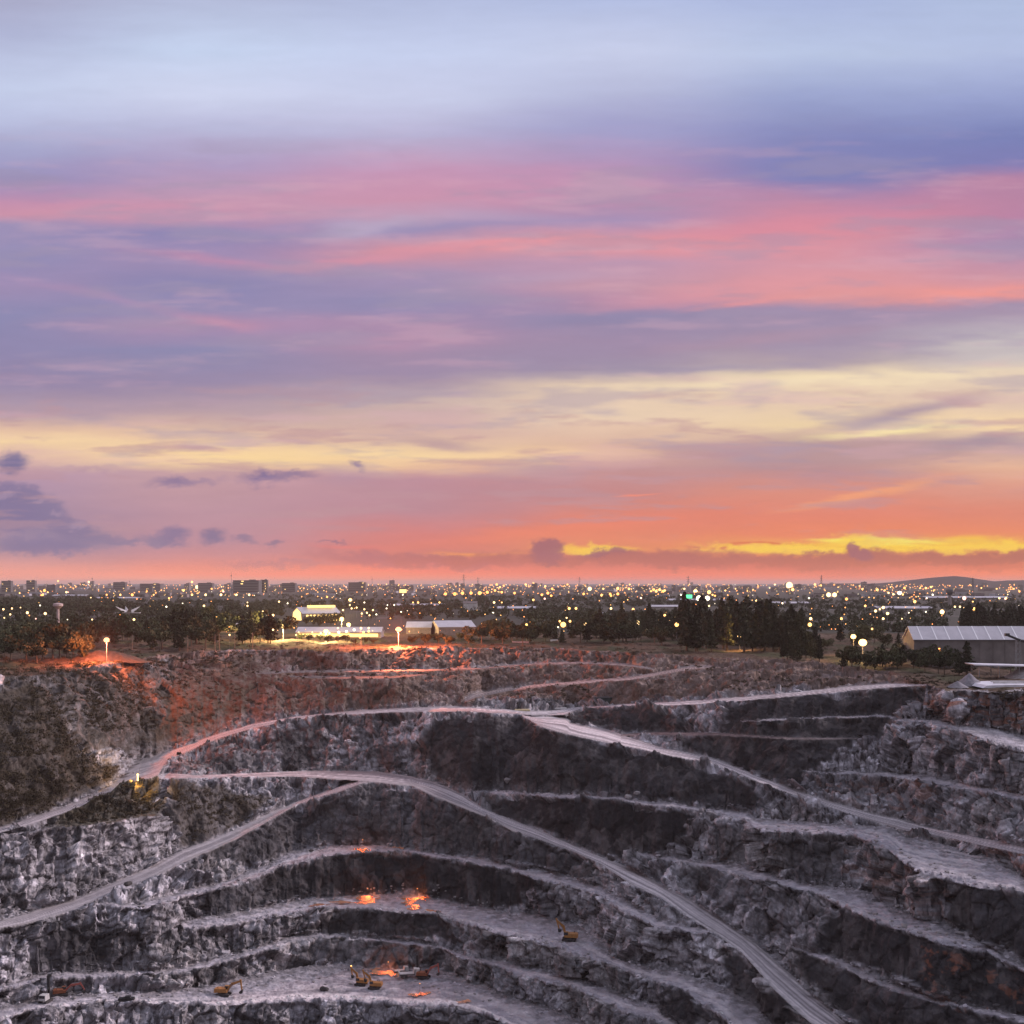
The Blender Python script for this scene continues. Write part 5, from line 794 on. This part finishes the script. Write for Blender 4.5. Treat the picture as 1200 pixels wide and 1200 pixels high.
# water towers
def wtower(px, pyt, pyb, Y, label, rt, rh, m_, stem, n=14):
    b = at(px, pyb, Y); t = at(px, pyt, Y); h = t.z-b.z; o = thing('water_tower', label, 'water tower', (b.x, b.y, b.z)); MB().tube((0, 0, -1), (0, 0, h-rh*.8), stem, stem*.8, 12).obj('shaft', MT['tank'] if m_ != 'dkgrey' else MT['conc'], o)
    m = MB(); m.tube((0, 0, h-rh*1.1), (0, 0, h-rh*.55), stem, rt, n).tube((0, 0, h-rh*.55), (0, 0, h-rh*.15), rt, rt*.94, n).tube((0, 0, h-rh*.15), (0, 0, h), rt*.94, rt*.3, n); m.obj('tank', MT[m_], o, False)
wtower(68, 706.5, 743, 905, 'slender reddish mushroom water tower on the far left', 3.6, 4.0, 'tank', 1.15)
wtower(1113, 690, 714, 1780, 'dark headed water tower left of the lattice pylon', 5.4, 8.4, 'dkgrey', 2.6)
# masts and pylons on the horizon
def mast(px, pyt, Y, label, lattice=False, wd=None):
    b = Vector(((px-CX)/F*Y, Y, -38)); h = -(pyt-HY)/F*Y+38; o = thing('lattice_pylon' if lattice else 'radio_mast', label, 'mast', b); w = wd or h*.06; m = MB(); k = .0045*h
    if lattice:
        for sx_ in (-1, 1):
            for sy_ in (-1, 1): m.tube((sx_*w, sy_*w, 0), (sx_*w*.15, sy_*w*.15, h), k*1.3, k, 4)
        for i in range(10):
            z0 = h*i/10; z1 = h*(i+1)/10; a0 = w*(1-.85*i/10); a1 = w*(1-.85*(i+1)/10); m.tube((-a0, 0, z0), (a1, 0, z1), k*.8, k*.8, 4); m.tube((a0, 0, z0), (-a1, 0, z1), k*.8, k*.8, 4)
        m.obj('tower', MT['dkgrey'], o); m = MB()
        for z_ in (.72, .82, .92): m.box((0, 0, h*z_), (w*3.2, k*2, k*2))
        m.obj('crossarm', MT['dkgrey'], o)
    else: m.tube((0, 0, 0), (0, 0, h), k*2.6, k*1.2, 6); m.obj('tower', MT['dkgrey'], o); MB().box((0, 0, h*.86), (k*9, k*3, h*.05)).obj('antenna', MT['dkgrey'], o)
for px, pyt, Y, lb, lt in [(108, 675, 3600, 'tall thin mast at the left edge of the city', False), (152, 679, 4200, 'short thin mast right of the tall left mast', False), (271, 671, 3800, 'tall thin mast standing at the large slab block', False), (436, 676, 4200, 'thin mast left of the right red floodlight', False), (543.5, 673, 4300, 'tall mast above the orange lamp row, left one', True), (560, 676.5, 4300, 'lower mast above the orange lamp row, right one', True), (679, 676, 4300, 'short mast over the middle port lights', True), (806.5, 675, 3600, 'lattice mast beside the green sign', True), (962.5, 674, 3600, 'lattice mast right of the brightest golden lamp', True), (1140, 677, 2600, 'lattice pylon in front of the right hill', True), (924, 690, 2600, 'mast carrying the brightest golden lamp', False)]: mast(px, pyt, Y, lb, lt)
# utility poles on the left rim
for px, yt, yb, lb in [(155, 744, 762, 'reddest utility pole right beside the mound'), (188, 749, 763, 'second utility pole from the mound'), (220, 744, 764, 'third utility pole with cross bar'), (252, 743, 763, 'left pole of the twin utility poles'), (257, 743, 763, 'right pole of the twin utility poles'), (275, 743, 761, 'utility pole right of the twin poles'), (296, 741, 759, 'rightmost utility pole before the lit hall'), (163, 738, 752, 'thin utility pole behind the mound')]:
    gp = G(px, max(yb, 749)); h = (yb-yt)/F*gp.y; o = thing('utility_pole', lb, 'utility pole', gp, 0, 'utility poles along the left rim'); MB().tube((0, 0, -.5), (0, 0, h), .22, .16, 7).obj('post', MT['wood'], o); MB().box((0, 0, h*.9), (2.2, .2, .2)).box((0, 0, h*.78), (1.7, .2, .2)).obj('crossarm', MT['wood'], o)
o = thing('utility_pole_platform', 'cross beams joining the twin utility poles', 'platform', tuple(G(254.5, 763))); MB().box((0, 0, 4.2), (2.4, .3, .3)).obj('beam', MT['wood'], o); MB().box((0, 0, 5.6), (1.0, .7, 1.1)).obj('transformer', MT['grey'], o)
# green sign
p = at(806, 699, 2450); o = thing('green_sign', 'green lit sign board among the port lights', 'sign', (p.x, p.y, -38)); MB().box((-6, 0, 5), (.8, .8, 11)).box((6, 0, 5), (.8, .8, 11)).obj('post', MT['steel'], o); MB().box((0, -.5, p.z+38), (17, .8, 7)).obj('board', EM['green'], o)

# ------------------------------------------------------------------ the city band
def block(w, d, h, nf, wallm, seed, roof=True):
    g_ = random.Random(seed); o = thing('city_block', 'block', 'building'); MB().box((0, 0, h/2), (w, d, h)).obj('wall', wallm, o); nb_ = min(nf, 5); bm = None
    for i in range(nb_):
        z_ = h*(i+.6)/nb_; q = MB().box((0, -d/2-.12, z_), (w*.92, .2, h/nb_*.36)).obj('window_band', MT['win'], o)
        if g_.random() < .45: x_ = g_.uniform(-.38, .38)*w; MB().box((x_, -d/2-.3, z_), (w*.09, .2, h/nb_*.34)).obj('lit_window', EM['yellowwin'], q)
    if roof: MB().box((w*.2, 0, h+1.2), (w*.22, d*.4, 2.4)).obj('roof_hut', wallm, o)
    return o
BP = [block(30, 16, 18, 5, MT['pale'], 1), block(22, 16, 26, 8, MT['grey'], 2), block(44, 20, 12, 3, MT['pale'], 3), block(18, 14, 34, 10, MT['pale'], 4), block(36, 20, 9, 2, MT['grey'], 5, False), block(60, 26, 8, 2, MT['roof'], 6, False)]
BL = ['mid rise pale block in the far city', 'grey flat roofed tower block in the far city', 'wide pale three storey block in the far city', 'slim pale high rise in the far city', 'low grey block in the far city', 'wide low hall with light roof in the far city']
bu = set(); g_ = random.Random(77)
for i in range(285):
    k = g_.choices(range(6), [6, 3, 6, 1.2, 7, 5])[0]; x = g_.uniform(-25, 1225); y = 687.2+g_.random()**1.3*13 if k in (4, 5, 2) else 686.8+g_.random()*7; Y = 38*F/(y-HY)
    if k in (1, 3) and Y < 5200: Y = g_.uniform(5200, 7800)
    loc = ((x-CX)/F*Y, Y, -38); s = g_.uniform(.8, 1.35)*(1.15 if Y > 5000 else .8)
    if k in bu: dup(BP[k], loc, g_.uniform(-.5, .5), s, BL[k], BL[k]+'s')
    else: bu.add(k); BP[k].location = loc; BP[k].rotation_euler = (0, 0, g_.uniform(-.5, .5)); BP[k]['label'] = BL[k]; BP[k]['group'] = BL[k]+'s'; BP[k].scale = (s, s, s)
for px0, px1, pyt, Y, lb in [(3, 14, 678.5, 5000, 'dark stepped tower block at the left picture edge'), (32, 42, 678, 5200, 'square tower block right of the left edge block'), (56, 66, 684, 5000, 'low dark block left of the tall mast'), (134, 148, 680.5, 5600, 'stepped block behind the left water tower'), (166, 190, 682.5, 5600, 'long low block on the horizon left of centre'), (233, 250, 681.5, 5400, 'wide block left of the large slab'), (275, 305, 677.5, 4600, 'large dark slab block on the left horizon'), (306, 314, 676.8, 4650, 'narrow tower joined to the right of the large slab'), (331, 347, 681.5, 5000, 'domed dark block right of the large slab'), (409, 429, 680.5, 5200, 'broad block left of the right red floodlight'), (468, 477, 689, 3600, 'bright yellow lit block behind the right red floodlight'), (745, 760, 686, 5600, 'low block behind the port lights')]:
    w_ = (px1-px0)/F*Y; h_ = (-(pyt-HY)/F*Y+38)*.86; o = block(w_, w_*.6, h_, max(3, int(h_/4)), MT['dkgrey'] if 'dark' in lb else MT['grey'], int(px0)); o['label'] = lb; o.location = ((px0+px1)/2/F*Y-CX/F*Y, Y, -38); o['category'] = 'apartment block'
    if 'yellow' in lb: MB().box((0, -w_*.3-.4, h_*.7), (w_*.9, .3, h_*.5)).obj('lit_front', EM['yellowwin'], o)
# low hill right, sea on the horizon
hx = np.linspace(960, 1500, 260); hz = np.interp(hx, [960, 1030, 1050, 1085, 1100, 1118, 1135, 1150, 1165, 1185, 1210, 1260, 1340, 1500], [684, 683.5, 681.5, 677.5, 676, 674.8, 676.5, 679.2, 681, 680, 679.5, 677, 681, 684]); HYd = 9000.0
rows_ = []
for t in np.linspace(-1, 1, 17):
    prof = np.cos(t*math.pi/2)**1.3; Yh = HYd+t*900; top_ = -(hz-HY)/F*HYd+38; xx = (hx-CX)/F*Yh; rows_.append(np.stack([xx, np.full(xx.shape, Yh), -39+prof*(top_+fbm(xx/300, t*3+xx*0, 2, 4)*5)], -1))
hm = mesh_grid('hills', np.array(rows_)); hm.materials.append(mat('hill_scrub', (.03, .027, .028), .9, .1, 0, .3, .01)); link('hills', hm, None, kind='structure')

# ------------------------------------------------------------------ stockyard at the right edge of the rim
p = G(1165, 806); o = thing('canvas_canopy', 'long pale canopy roof before the warehouse', 'canopy', tuple(at(1166, 791, 500).xy)+(-38,)); m = MB(); m.prism([(-10.5, 5.4), (12, 4.8), (40, 4.6), (40, 4.2), (12, 4.4), (-10, 4.9)], -5, 5); m.obj('roof', MT['tarp'], o); m = MB()
for x_ in (-8, 0, 8, 16, 24): m.box((x_, -4.2, 2.2), (.3, .3, 4.6)); m.box((x_, 4.2, 2.2), (.3, .3, 4.6))
m.obj('post', MT['steel'], o)
def pile(px, pyb, w, h, Y, label, m_, cat='pile'):
    b = at(px, pyb, Y); v = []; n = 40; R_ = 12
    for i in range(R_+1):
        t = i/R_
        for j in range(n): a = 6.2832*j/n; v.append((math.cos(a)*w/2*t, math.sin(a)*w/2*t, h*(1-t)**1.05-.3))
    v = np.array(v); v[:, 2] += fbm(v[:, 0]/2+px, v[:, 1]/2, 3, 3)*.18*h/4; me = bpy.data.meshes.new('gravel_pile'); me.from_pydata(v.tolist(), [], [(i*n+j, (i+1)*n+j, (i+1)*n+(j+1) % n, i*n+(j+1) % n) for i in range(R_) for j in range(n)]); me.polygons.foreach_set('use_smooth', [True]*len(me.polygons)); me.materials.append(MT[m_]); thing('gravel_pile', label, cat, (b.x, b.y, -38.1 if pyb < 812 else b.z), 0, None, me)
pile(1136, 803, 11, 4.6, 465, 'grey cone of crushed stone at the left end of the pale slab', 'pile'); pile(1206, 792, 20, 6.2, 500, 'pale grey cone of stone at the right picture edge', 'stone'); pile(1122, 806, 8, 2.4, 455, 'low grey heap left of the crushed stone cone', 'pile')
o = thing('pale_slab', 'bluish white flat slab of ground sheeting on the right rim', 'sheeting', tuple(at(1176, 803, 458).xy)+(-37.6,)); m = MB(); m.prism([(-11, -.6), (-9.5, .35), (0, .6), (14, .55), (34, .9), (34, -.6)], -9, 9); m.obj('sheet', MT['tarp'], o); m = MB(); m.box((6, -3, .9), (22, .5, .5)); m.box((9, 2, 1.0), (26, .5, .5)); m.obj('rib', MT['white'], o)
b = at(1193, 782, 520); o = thing('conveyor', 'dark loading conveyor on a lattice leg at the right edge', 'conveyor', (b.x, b.y, -38)); m = MB(); 
for z_ in range(6): m.tube((-1, 0, z_*2.3), (1, 0, z_*2.3+2.3), .1, .1, 4); m.tube((1, 0, z_*2.3), (-1, 0, z_*2.3+2.3), .1, .1, 4)
for s in (-1, 1): m.tube((s, -.6, 0), (s*.8, -.6, 14), .16, .16, 5); m.tube((s, .6, 0), (s*.8, .6, 14), .16, .16, 5)
m.obj('lattice_leg', MT['steel'], o); m = MB(); m.box((1.5, 0, 13.6), (14, 1.4, .8), 0, R(22)); m.obj('belt_arm', MT['black'], o); MB().box((-4.6, 0, 16.2), (1.6, 1.8, 1.2)).obj('head_pulley', MT['black'], o)
# crushed containers and hut on the quarry floor line
gp = G(703, 822); o = thing('dark_shed', 'small dark green shed on the flat above the bowl', 'shed', gp); MB().box((0, 0, 1.6), (9, 4, 3.4)).obj('wall', mat('green_black', (.03, .045, .045)), o); MB().box((0, 0, 3.45), (9.8, 4.8, .3)).obj('roof', MT['dkgrey'], o)
for (px, py, w_, lb) in [(657, 831, 9, 'white cut stone slab lying beside the road fork'), (612, 832.5, 11, 'thin pale stone slab left of the white one by the road fork')]:
    gp = G(px, py); o = thing('stone_slab', lb, 'slab', gp+Vector((0, 0, .3))); MB().box((0, 0, .1), (w_*.7, 3.4, .7), .1, 0, .9).obj('slab', MT['white'] if 'white' in lb.split()[0] else mat('sand', (.5, .42, .25)), o)

# ------------------------------------------------------------------ machines in the pit
def excavator(px, py, rz, label, boom=(42, -70), swing=0.0, s=1.0, body='yellow', arm='yellow', lamp_=False, group=None):
    s *= .86; g0 = G(px, py); o = thing('excavator', label, 'excavator', g0, rz, group); o.scale = (s, s, s); Y_ = MT[body]
    for sy_ in (-1, 1):
        m = MB(); pf = [(-2.5, .35), (-2.1, .02), (2.1, .02), (2.5, .35), (2.5, .75), (2.1, 1.05), (-2.1, 1.05), (-2.5, .75)]; m.prism(pf, sy_*1.35-.32, sy_*1.35+.32); tr = m.obj('track', MT['rubber'], o)
        m = MB(); [m.tube((x_, sy_*1.35-.36, .5), (x_, sy_*1.35+.36, .5), .3, .3, 8) for x_ in (-2, -1, 0, 1, 2)]; m.obj('roller', MT['black'], tr)
    MB().box((0, 0, .85), (2.6, 2.2, .5)).tube((0, 0, 1.0), (0, 0, 1.35), .9, .9, 12).obj('undercarriage', MT['black'], o)
    m = MB(); m.box((-1.0, 0, 2.1), (3.6, 2.9, 1.3), 0, 0, .93); m.box((-2.7, 0, 2.0), (.9, 2.8, 1.3), 0, 0, .85); m.box((.9, -.9, 1.9), (1.4, 1.0, .9)); m.obj('engine_body', Y_, o)
    MB().tube((-1.8, -.8, 2.7), (-1.8, -.8, 3.3), .1, .1, 6).obj('exhaust', MT['black'], o)
    cb_ = MB().box((.95, .85, 2.45), (1.6, 1.1, 1.9), 0, 0, .88).obj('cab', Y_, o); MB().box((1.05, .85, 2.75), (1.58, 1.16, 1.0), 0, 0, .9).obj('window', MT['glass'], cb_)
    b1, b2 = R(boom[0]), R(boom[1]); p0 = Vector((1.3, -.1, 1.9)); pm = p0+Vector((math.cos(b1+.25), 0, math.sin(b1+.25)))*3.2; p1 = pm+Vector((math.cos(b1-.35), 0, math.sin(b1-.35)))*3.2; p2 = p1+Vector((math.cos(b2), 0, math.sin(b2)))*3.1
    def beam(m, a, b, w0, w1, th=.42):
        d = (b-a).normalized(); u = Vector((-d.z, 0, d.x)); q = [a-u*w0/2, b-u*w1/2, b+u*w1/2, a+u*w0/2]; m.prism([(v.x, v.z) for v in q], -.1-th/2, -.1+th/2)
    m = MB(); beam(m, p0, pm, .65, .95); beam(m, pm-(pm-p0).normalized()*.2, p1, .95, .5); m.obj('boom', MT[arm], o); m = MB(); beam(m, p1-(p2-p1).normalized()*.6, p2, .62, .38, .36); m.obj('stick', MT[arm], o)
    MB().tube(p0+Vector((.5, -.35, -.3)), pm+Vector((-.1, -.35, -.2)), .11, .08, 6).tube(pm+Vector((0, 0, .6)), p1+Vector((.1, 0, .45)), .11, .08, 6).obj('hydraulic_ram', MT['steel'], o)
    d = (p2-p1).normalized(); m = MB(); q = [p2, p2+Vector((.35, 0, .1)), p2+Vector((.25, 0, -1.1)), p2+Vector((-.5, 0, -1.3)), p2+Vector((-.95, 0, -.7))]; m.prism([(v.x, v.z) for v in q], -.75, .55); m.obj('bucket', MT['black'] if arm == 'yellow' else MT['rubber'], o)
    if lamp_: MB().ball(p1+Vector((.1, -.35, .5)), .38, 8, 5).obj('glow_lamp', EM['amber'], o)
    return o
FR = R(0); LE = R(180)
excavator(262, 1166.5, R(-6), 'yellow excavator reaching right beside the pale road on the pit floor', (38, -82), 0, 1.08)
excavator(423, 1154, R(168), 'excavator with a glowing lamp on its raised boom, left of a pair', (62, -100), 0, .95, 'yellow', 'yellow', True)
excavator(439, 1159.5, R(172), 'yellow excavator nearest the pale road, right of the pair', (58, -104), 0, .98)
excavator(667, 1102, R(172), 'lone orange yellow excavator on the empty middle bench', (62, -106), 0, 1.12)
excavator(497, 1146.5, R(-8), 'rusty red excavator digging right beside the pale vehicles', (44, -84), 0, .98, 'orange', 'red')
excavator(73, 1166, R(20), 'small orange excavator with a long low rusty boom near the drill rig', (24, -60), 0, .95, 'orange', 'red')
# drill rig
g0 = G(53.5, 1174); o = thing('drill_rig', 'drill rig with pale cab and tall black mast at the left', 'drill rig', g0, R(80)); m = MB()
for sy_ in (-1, 1): m.prism([(-2.2, .3), (-1.8, 0), (1.8, 0), (2.2, .3), (2.2, .6), (1.8, .9), (-1.8, .9), (-2.2, .6)], sy_*1.1-.28, sy_*1.1+.28)
m.obj('track', MT['rubber'], o); cb_ = MB().box((-.9, 0, 1.9), (2.6, 2.3, 1.7), 0, 0, .9).obj('cab', MT['white'], o); MB().box((-2.15, 0, 2.2), (.15, 1.8, .8)).obj('window', MT['glass'], cb_); MB().box((1.8, 0, 4.2), (.6, .7, 7.4), 0, R(-6)).box((2.2, 0, 7.6), (.9, 1.0, .8)).obj('mast', MT['black'], o); MB().tube((0, 0, 2.4), (1.8, 0, 4.4), .2, .16, 6).obj('boom', MT['black'], o)
# trucks by the digging face
def truck(px, py, rz, label, bedm, s=1.0):
    g0 = G(px, py); o = thing('dump_truck', label, 'truck', g0, rz); o.scale = (s, s, s); MB().box((0, 0, 1.0), (7.4, 1.2, .35)).obj('chassis', MT['black'], o)
    cb_ = MB().box((2.9, 0, 2.0), (1.7, 2.4, 2.0), 0, 0, .9).obj('cab', MT['white'], o); MB().box((3.72, 0, 2.4), (.12, 2.0, .8)).obj('windscreen', MT['glass'], cb_)
    m = MB(); m.prism([(-3.9, 1.3), (1.7, 1.3), (1.9, 2.9), (2.6, 3.1), (1.6, 3.1), (1.4, 1.6), (-3.4, 1.6), (-4.3, 2.7), (-4.5, 2.7)], -1.25, 1.25); m.obj('dump_bed', MT[bedm], o)
    for x_ in (2.7, -1.4, -2.8):
        for sy_ in (-1, 1): MB().tube((x_, sy_*1.25-.25, .6), (x_, sy_*1.25+.25, .6), .6, .6, 12).obj('wheel', MT['rubber'], o)
truck(480, 1146, R(8), 'pale dump truck standing left of the rusty red excavator', 'white', .95); truck(470, 1139.5, R(20), 'small white truck parked behind the pale dump truck', 'white', .7)
g0 = G(489, 1141); o = thing('drill_mast', 'thin dark drill mast standing behind the rusty excavator', 'drill rig', g0); MB().box((0, 0, 3.2), (.7, .7, 6.8)).obj('mast', MT['black'], o); MB().box((0, 0, .7), (2.6, 2.0, 1.2)).obj('base', MT['rubber'], o)
g0 = G(148, 1174.5); o = thing('pickup', 'tiny dark pickup parked on the pale road left', 'pickup', g0, R(4)); MB().box((0, 0, .95), (5, 1.9, .7), 0, 0, .95).box((.4, 0, 1.55), (1.9, 1.7, .6), 0, 0, .8).obj('body', MT['black'], o)
for x_ in (1.5, -1.5):
    for sy_ in (-1, 1): MB().tube((x_, sy_*.9-.12, .4), (x_, sy_*.9+.12, .4), .4, .4, 10).obj('wheel', MT['rubber'], o)

# ------------------------------------------------------------------ boulders and rubble
def rock_mesh(seed, m_):
    g_ = np.random.default_rng(seed); m = MB().ball((0, 0, 0), 1, 12, 8); v = np.array(m.v)
    for _ in range(7): d = g_.normal(size=3); d /= np.linalg.norm(d); k = g_.uniform(.5, .85); t = v@d; v -= np.where(t > k, t-k, 0)[:, None]*d
    m.v = (v*np.array([1, .85, .7])).tolist(); return m.mesh('boulder', MT[m_])
RK = [rock_mesh(i, 'stone') for i in range(4)]; RD = [rock_mesh(9+i, 'dkstone') for i in range(2)]
for px, py, r_, k, lb in [(150, 1037.5, 1.5, 1, 'dark boulder on the dark slope under the left haul road'), (380, 1161, 1.5, 1, 'dark boulder alone on the pit floor above the pale road'), (365, 998, .9, 1, 'dark boulder on the bench beneath the road fork'), (160, 1041, .7, 0, 'small pale rock right beside the dark boulder under the road'), (166, 1063, 1.2, 0, 'white rock at the tip of the narrow left bench'), (322, 1074, 1.0, 0, 'white rock on the edge of the puddle bench'), (351, 843, .8, 1, 'dark rock on the outer edge of the upper haul road'), (366, 841, .7, 1, 'smaller dark rock on the upper haul road edge'), (1060, 1087, 1.1, 0, 'white rock on the crest of the right bench'), (1044, 1061, .9, 0, 'pale rock mid way on the right bench'), (1125, 1095, .9, 0, 'pale rock at the end of the right bench'), (121, 966, .9, 0, 'pale rock on the crest below the brown brush'), (729, 1100, .8, 1, 'dark rock debris right of the lone excavator'), (592, 913, 2.2, 0, 'pale oval boulder stuck in the dark scree slope'), (736, 935, 1.6, 0, 'pale boulder pile on the thin path over the dark face'), (746, 932, 1.3, 0, 'right boulder of the pile on the thin path'), (13, 1170, 1.0, 0, 'small round rock by the left picture edge on the pit floor')]:
    gp = G(px, py); o = thing('boulder', lb, 'boulder', gp+Vector((0, 0, r_*.35)), random.uniform(0, 6), None, random.choice(RD if k else RK)); o.scale = (r_*1.2, r_, r_)
bi = 0; gr = random.Random(5)
for (poly, n_, lb) in [([(240, 1082), (320, 1064), (420, 1056), (560, 1088), (640, 1104), (700, 1128)], 46, 'loose stone scattered on the puddle bench'), ([(960, 1052), (1040, 1076), (1110, 1098), (1150, 1112)], 34, 'loose stone scattered on the long right bench'), ([(880, 970), (1000, 973), (1080, 1010), (1150, 1032)], 34, 'loose stone scattered on the wide bright right plateau'), ([(60, 1170), (200, 1166), (340, 1150), (480, 1150), (580, 1172)], 50, 'loose stone scattered on the pit floor'), ([(410, 1042), (470, 1040), (520, 1044), (580, 1062)], 40, 'pale broken stone at the foot of the black wall')]:
    for i in range(n_):
        t = gr.random()*(len(poly)-1); a, b = poly[int(t)], poly[int(t)+1]; f_ = t-int(t); px = a[0]+(b[0]-a[0])*f_+gr.gauss(0, 4); py = a[1]+(b[1]-a[1])*f_+gr.gauss(0, 3.2); gp = G(px, py); r_ = gr.uniform(.25, .75); o = thing('loose_stone', lb, 'stone', gp+Vector((0, 0, r_*.2)), gr.uniform(0, 6), lb, gr.choice(RK)); o.scale = (r_*1.2, r_, r_)
# rubble that nobody could count, at the foot of the faces
cand = np.argwhere(((tt > .86) & (face) | ((strip >= 0) & bband & ((acr < .22) | (acr > .85)))) & (PY > 835) & (PY < 1215) & (PX > -20) & (PX < 1220) & (green < .3)); rg_ = np.random.default_rng(2); pick = cand[rg_.choice(len(cand), 5200, replace=False)]
base = np.array(RK[0].vertices[0].co); V_ = []; F_ = []; nb = 0
ico = np.array([(0,0,1),(.9,0,.35),(.28,.85,.35),(-.72,.53,.35),(-.72,-.53,.35),(.28,-.85,.35),(.72,.53,-.35),(-.28,.85,-.35),(-.9,0,-.35),(-.28,-.85,-.35),(.72,-.53,-.35),(0,0,-1)]); icf = np.array([(0,1,2),(0,2,3),(0,3,4),(0,4,5),(0,5,1),(1,6,2),(2,7,3),(3,8,4),(4,9,5),(5,10,1),(2,6,7),(3,7,8),(4,8,9),(5,9,10),(1,10,6),(11,7,6),(11,8,7),(11,9,8),(11,10,9),(11,6,10)])
sz = .16+.55*rg_.random(len(pick))**2.6; cen = P[pick[:, 0], pick[:, 1]]; ck = col[pick[:, 0], pick[:, 1]]*rg_.uniform(.7, 1.7, len(pick))[:, None]
vv = (ico[None]*(1+.35*rg_.normal(size=(len(pick), 12, 1)))*sz[:, None, None]*np.array([1.2, 1, .8]))+cen[:, None]; ff = icf[None]+(np.arange(len(pick))*12)[:, None, None]
me = raw_mesh('rubble', vv.reshape(-1, 3), ff.reshape(-1, 3), np.concatenate([np.repeat(np.clip(ck, 0, .6), 12, 0), np.full((len(pick)*12, 1), .2)], 1), False); me.materials.append(ground_mat('rubble_stone', .9, False)); o = link('rubble', me); o['kind'] = 'stuff'; o['label'] = 'broken rock debris along the foot of the quarry faces'; o['category'] = 'rubble'

# ------------------------------------------------------------------ puddles: orange reflection put into the metallic colour, sheets tilted toward the camera
wm, t_, b_ = newmat('glow_tinted_water'); b_.inputs['Base Color'].default_value = (1, .44, .24, 1); b_.inputs['Metallic'].default_value = 1; b_.inputs['Roughness'].default_value = .05
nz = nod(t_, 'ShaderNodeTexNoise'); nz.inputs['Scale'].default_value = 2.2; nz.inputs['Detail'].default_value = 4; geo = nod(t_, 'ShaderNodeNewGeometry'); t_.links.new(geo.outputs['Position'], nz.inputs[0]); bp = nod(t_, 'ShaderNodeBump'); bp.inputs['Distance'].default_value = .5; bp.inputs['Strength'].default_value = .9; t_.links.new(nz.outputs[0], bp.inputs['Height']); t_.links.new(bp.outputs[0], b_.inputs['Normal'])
for px, py, w_, d_, lb in [(425, 997.5, 9, 2.6, 'upper puddle tinted orange on the bench under the road fork'), (468, 994.5, 5, 1.5, 'short puddle right of the upper one'), (430, 1056, 11, 7, 'largest orange tinted puddle under the black wall'), (410, 1059, 14, 2.5, 'faint long puddle left of the largest one'), (489, 1053.5, 9, 3.6, 'upper right puddle beside the largest one'), (479, 1059, 6, 4.0, 'slanting puddle right of the largest one'), (486, 1065, 6, 3.4, 'small puddle under the slanting one'), (507, 1068.5, 6, 1.8, 'thin puddle at the right end of the cluster'), (375, 1061.5, 9, 1.5, 'faint puddle at the left end of the cluster'), (455, 1142, 9, 4.2, 'puddle between the excavators on the pit floor'), (440, 1137, 4, 1.8, 'tiny puddle at the foot of the dark chute'), (492, 1166.5, 6, 2.2, 'long puddle on the pit floor above the pale road'), (545, 1175.5, 5, 1.5, 'dim puddle right of the long one'), (470, 831, 8, 1.2, 'thin wet streak on the upper haul road')][:13]:
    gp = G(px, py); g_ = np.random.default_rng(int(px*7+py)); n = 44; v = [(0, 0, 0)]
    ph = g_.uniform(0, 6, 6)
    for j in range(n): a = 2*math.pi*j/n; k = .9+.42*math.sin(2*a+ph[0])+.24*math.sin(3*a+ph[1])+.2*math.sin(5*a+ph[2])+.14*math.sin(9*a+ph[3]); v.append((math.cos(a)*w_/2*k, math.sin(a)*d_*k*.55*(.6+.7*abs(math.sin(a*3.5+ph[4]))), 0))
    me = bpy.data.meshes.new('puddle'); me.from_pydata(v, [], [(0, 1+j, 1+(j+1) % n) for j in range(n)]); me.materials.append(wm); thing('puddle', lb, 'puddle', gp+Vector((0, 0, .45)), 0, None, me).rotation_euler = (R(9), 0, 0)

for px, py, pw, lb in [(431, 1050.5, 5200, 'small orange lamp added to light the largest puddle'), (489, 1050, 5200, 'small orange lamp added to light the right puddle cluster'), (455, 1137.5, 3200, 'small orange lamp added beside the pale dump truck'), (425, 993.5, 2200, 'small orange lamp added over the upper puddle'), (492, 1164, 900, 'small orange lamp added over the long pit floor puddle')]:  # lamps added beside the puddles to give them an orange glow
    gp = G(px, py); o = thing('glow_lamp', lb, 'added lamp', gp); MB().tube((0, 0, -.2), (0, 0, 3.0), .05, .04, 6).obj('stand', MT['black'], o); MB().ball((0, 0, 3.1), .12, 8, 5).obj('bulb', EM['orange'], o)
    l = bpy.data.lights.new('added_puddle_light', 'POINT'); l.energy = pw*.28; l.color = (1, .26, .09); l.shadow_soft_size = .5; lo = bpy.data.objects.new('added_puddle_light', l); C.objects.link(lo); lo.location = (0, -.6, 3.2); lo.parent = o

# ------------------------------------------------------------------ the evening air
hz_ = MB().box((0, 19500, -48), (104000, 53000, 226)); hzm = bpy.data.materials.new('haze'); hzm.use_nodes = True; t_ = hzm.node_tree; t_.nodes.clear(); pv = t_.nodes.new('ShaderNodeVolumePrincipled'); ov = t_.nodes.new('ShaderNodeOutputMaterial'); pv.inputs['Density'].default_value = 0.000035; pv.inputs['Color'].default_value = (1, .80, .74, 1); t_.links.new(pv.outputs[0], ov.inputs['Volume'])
o = hz_.obj('haze', hzm); o['kind'] = 'stuff'; o['label'] = 'thin evening haze over the plain'; o['category'] = 'haze'
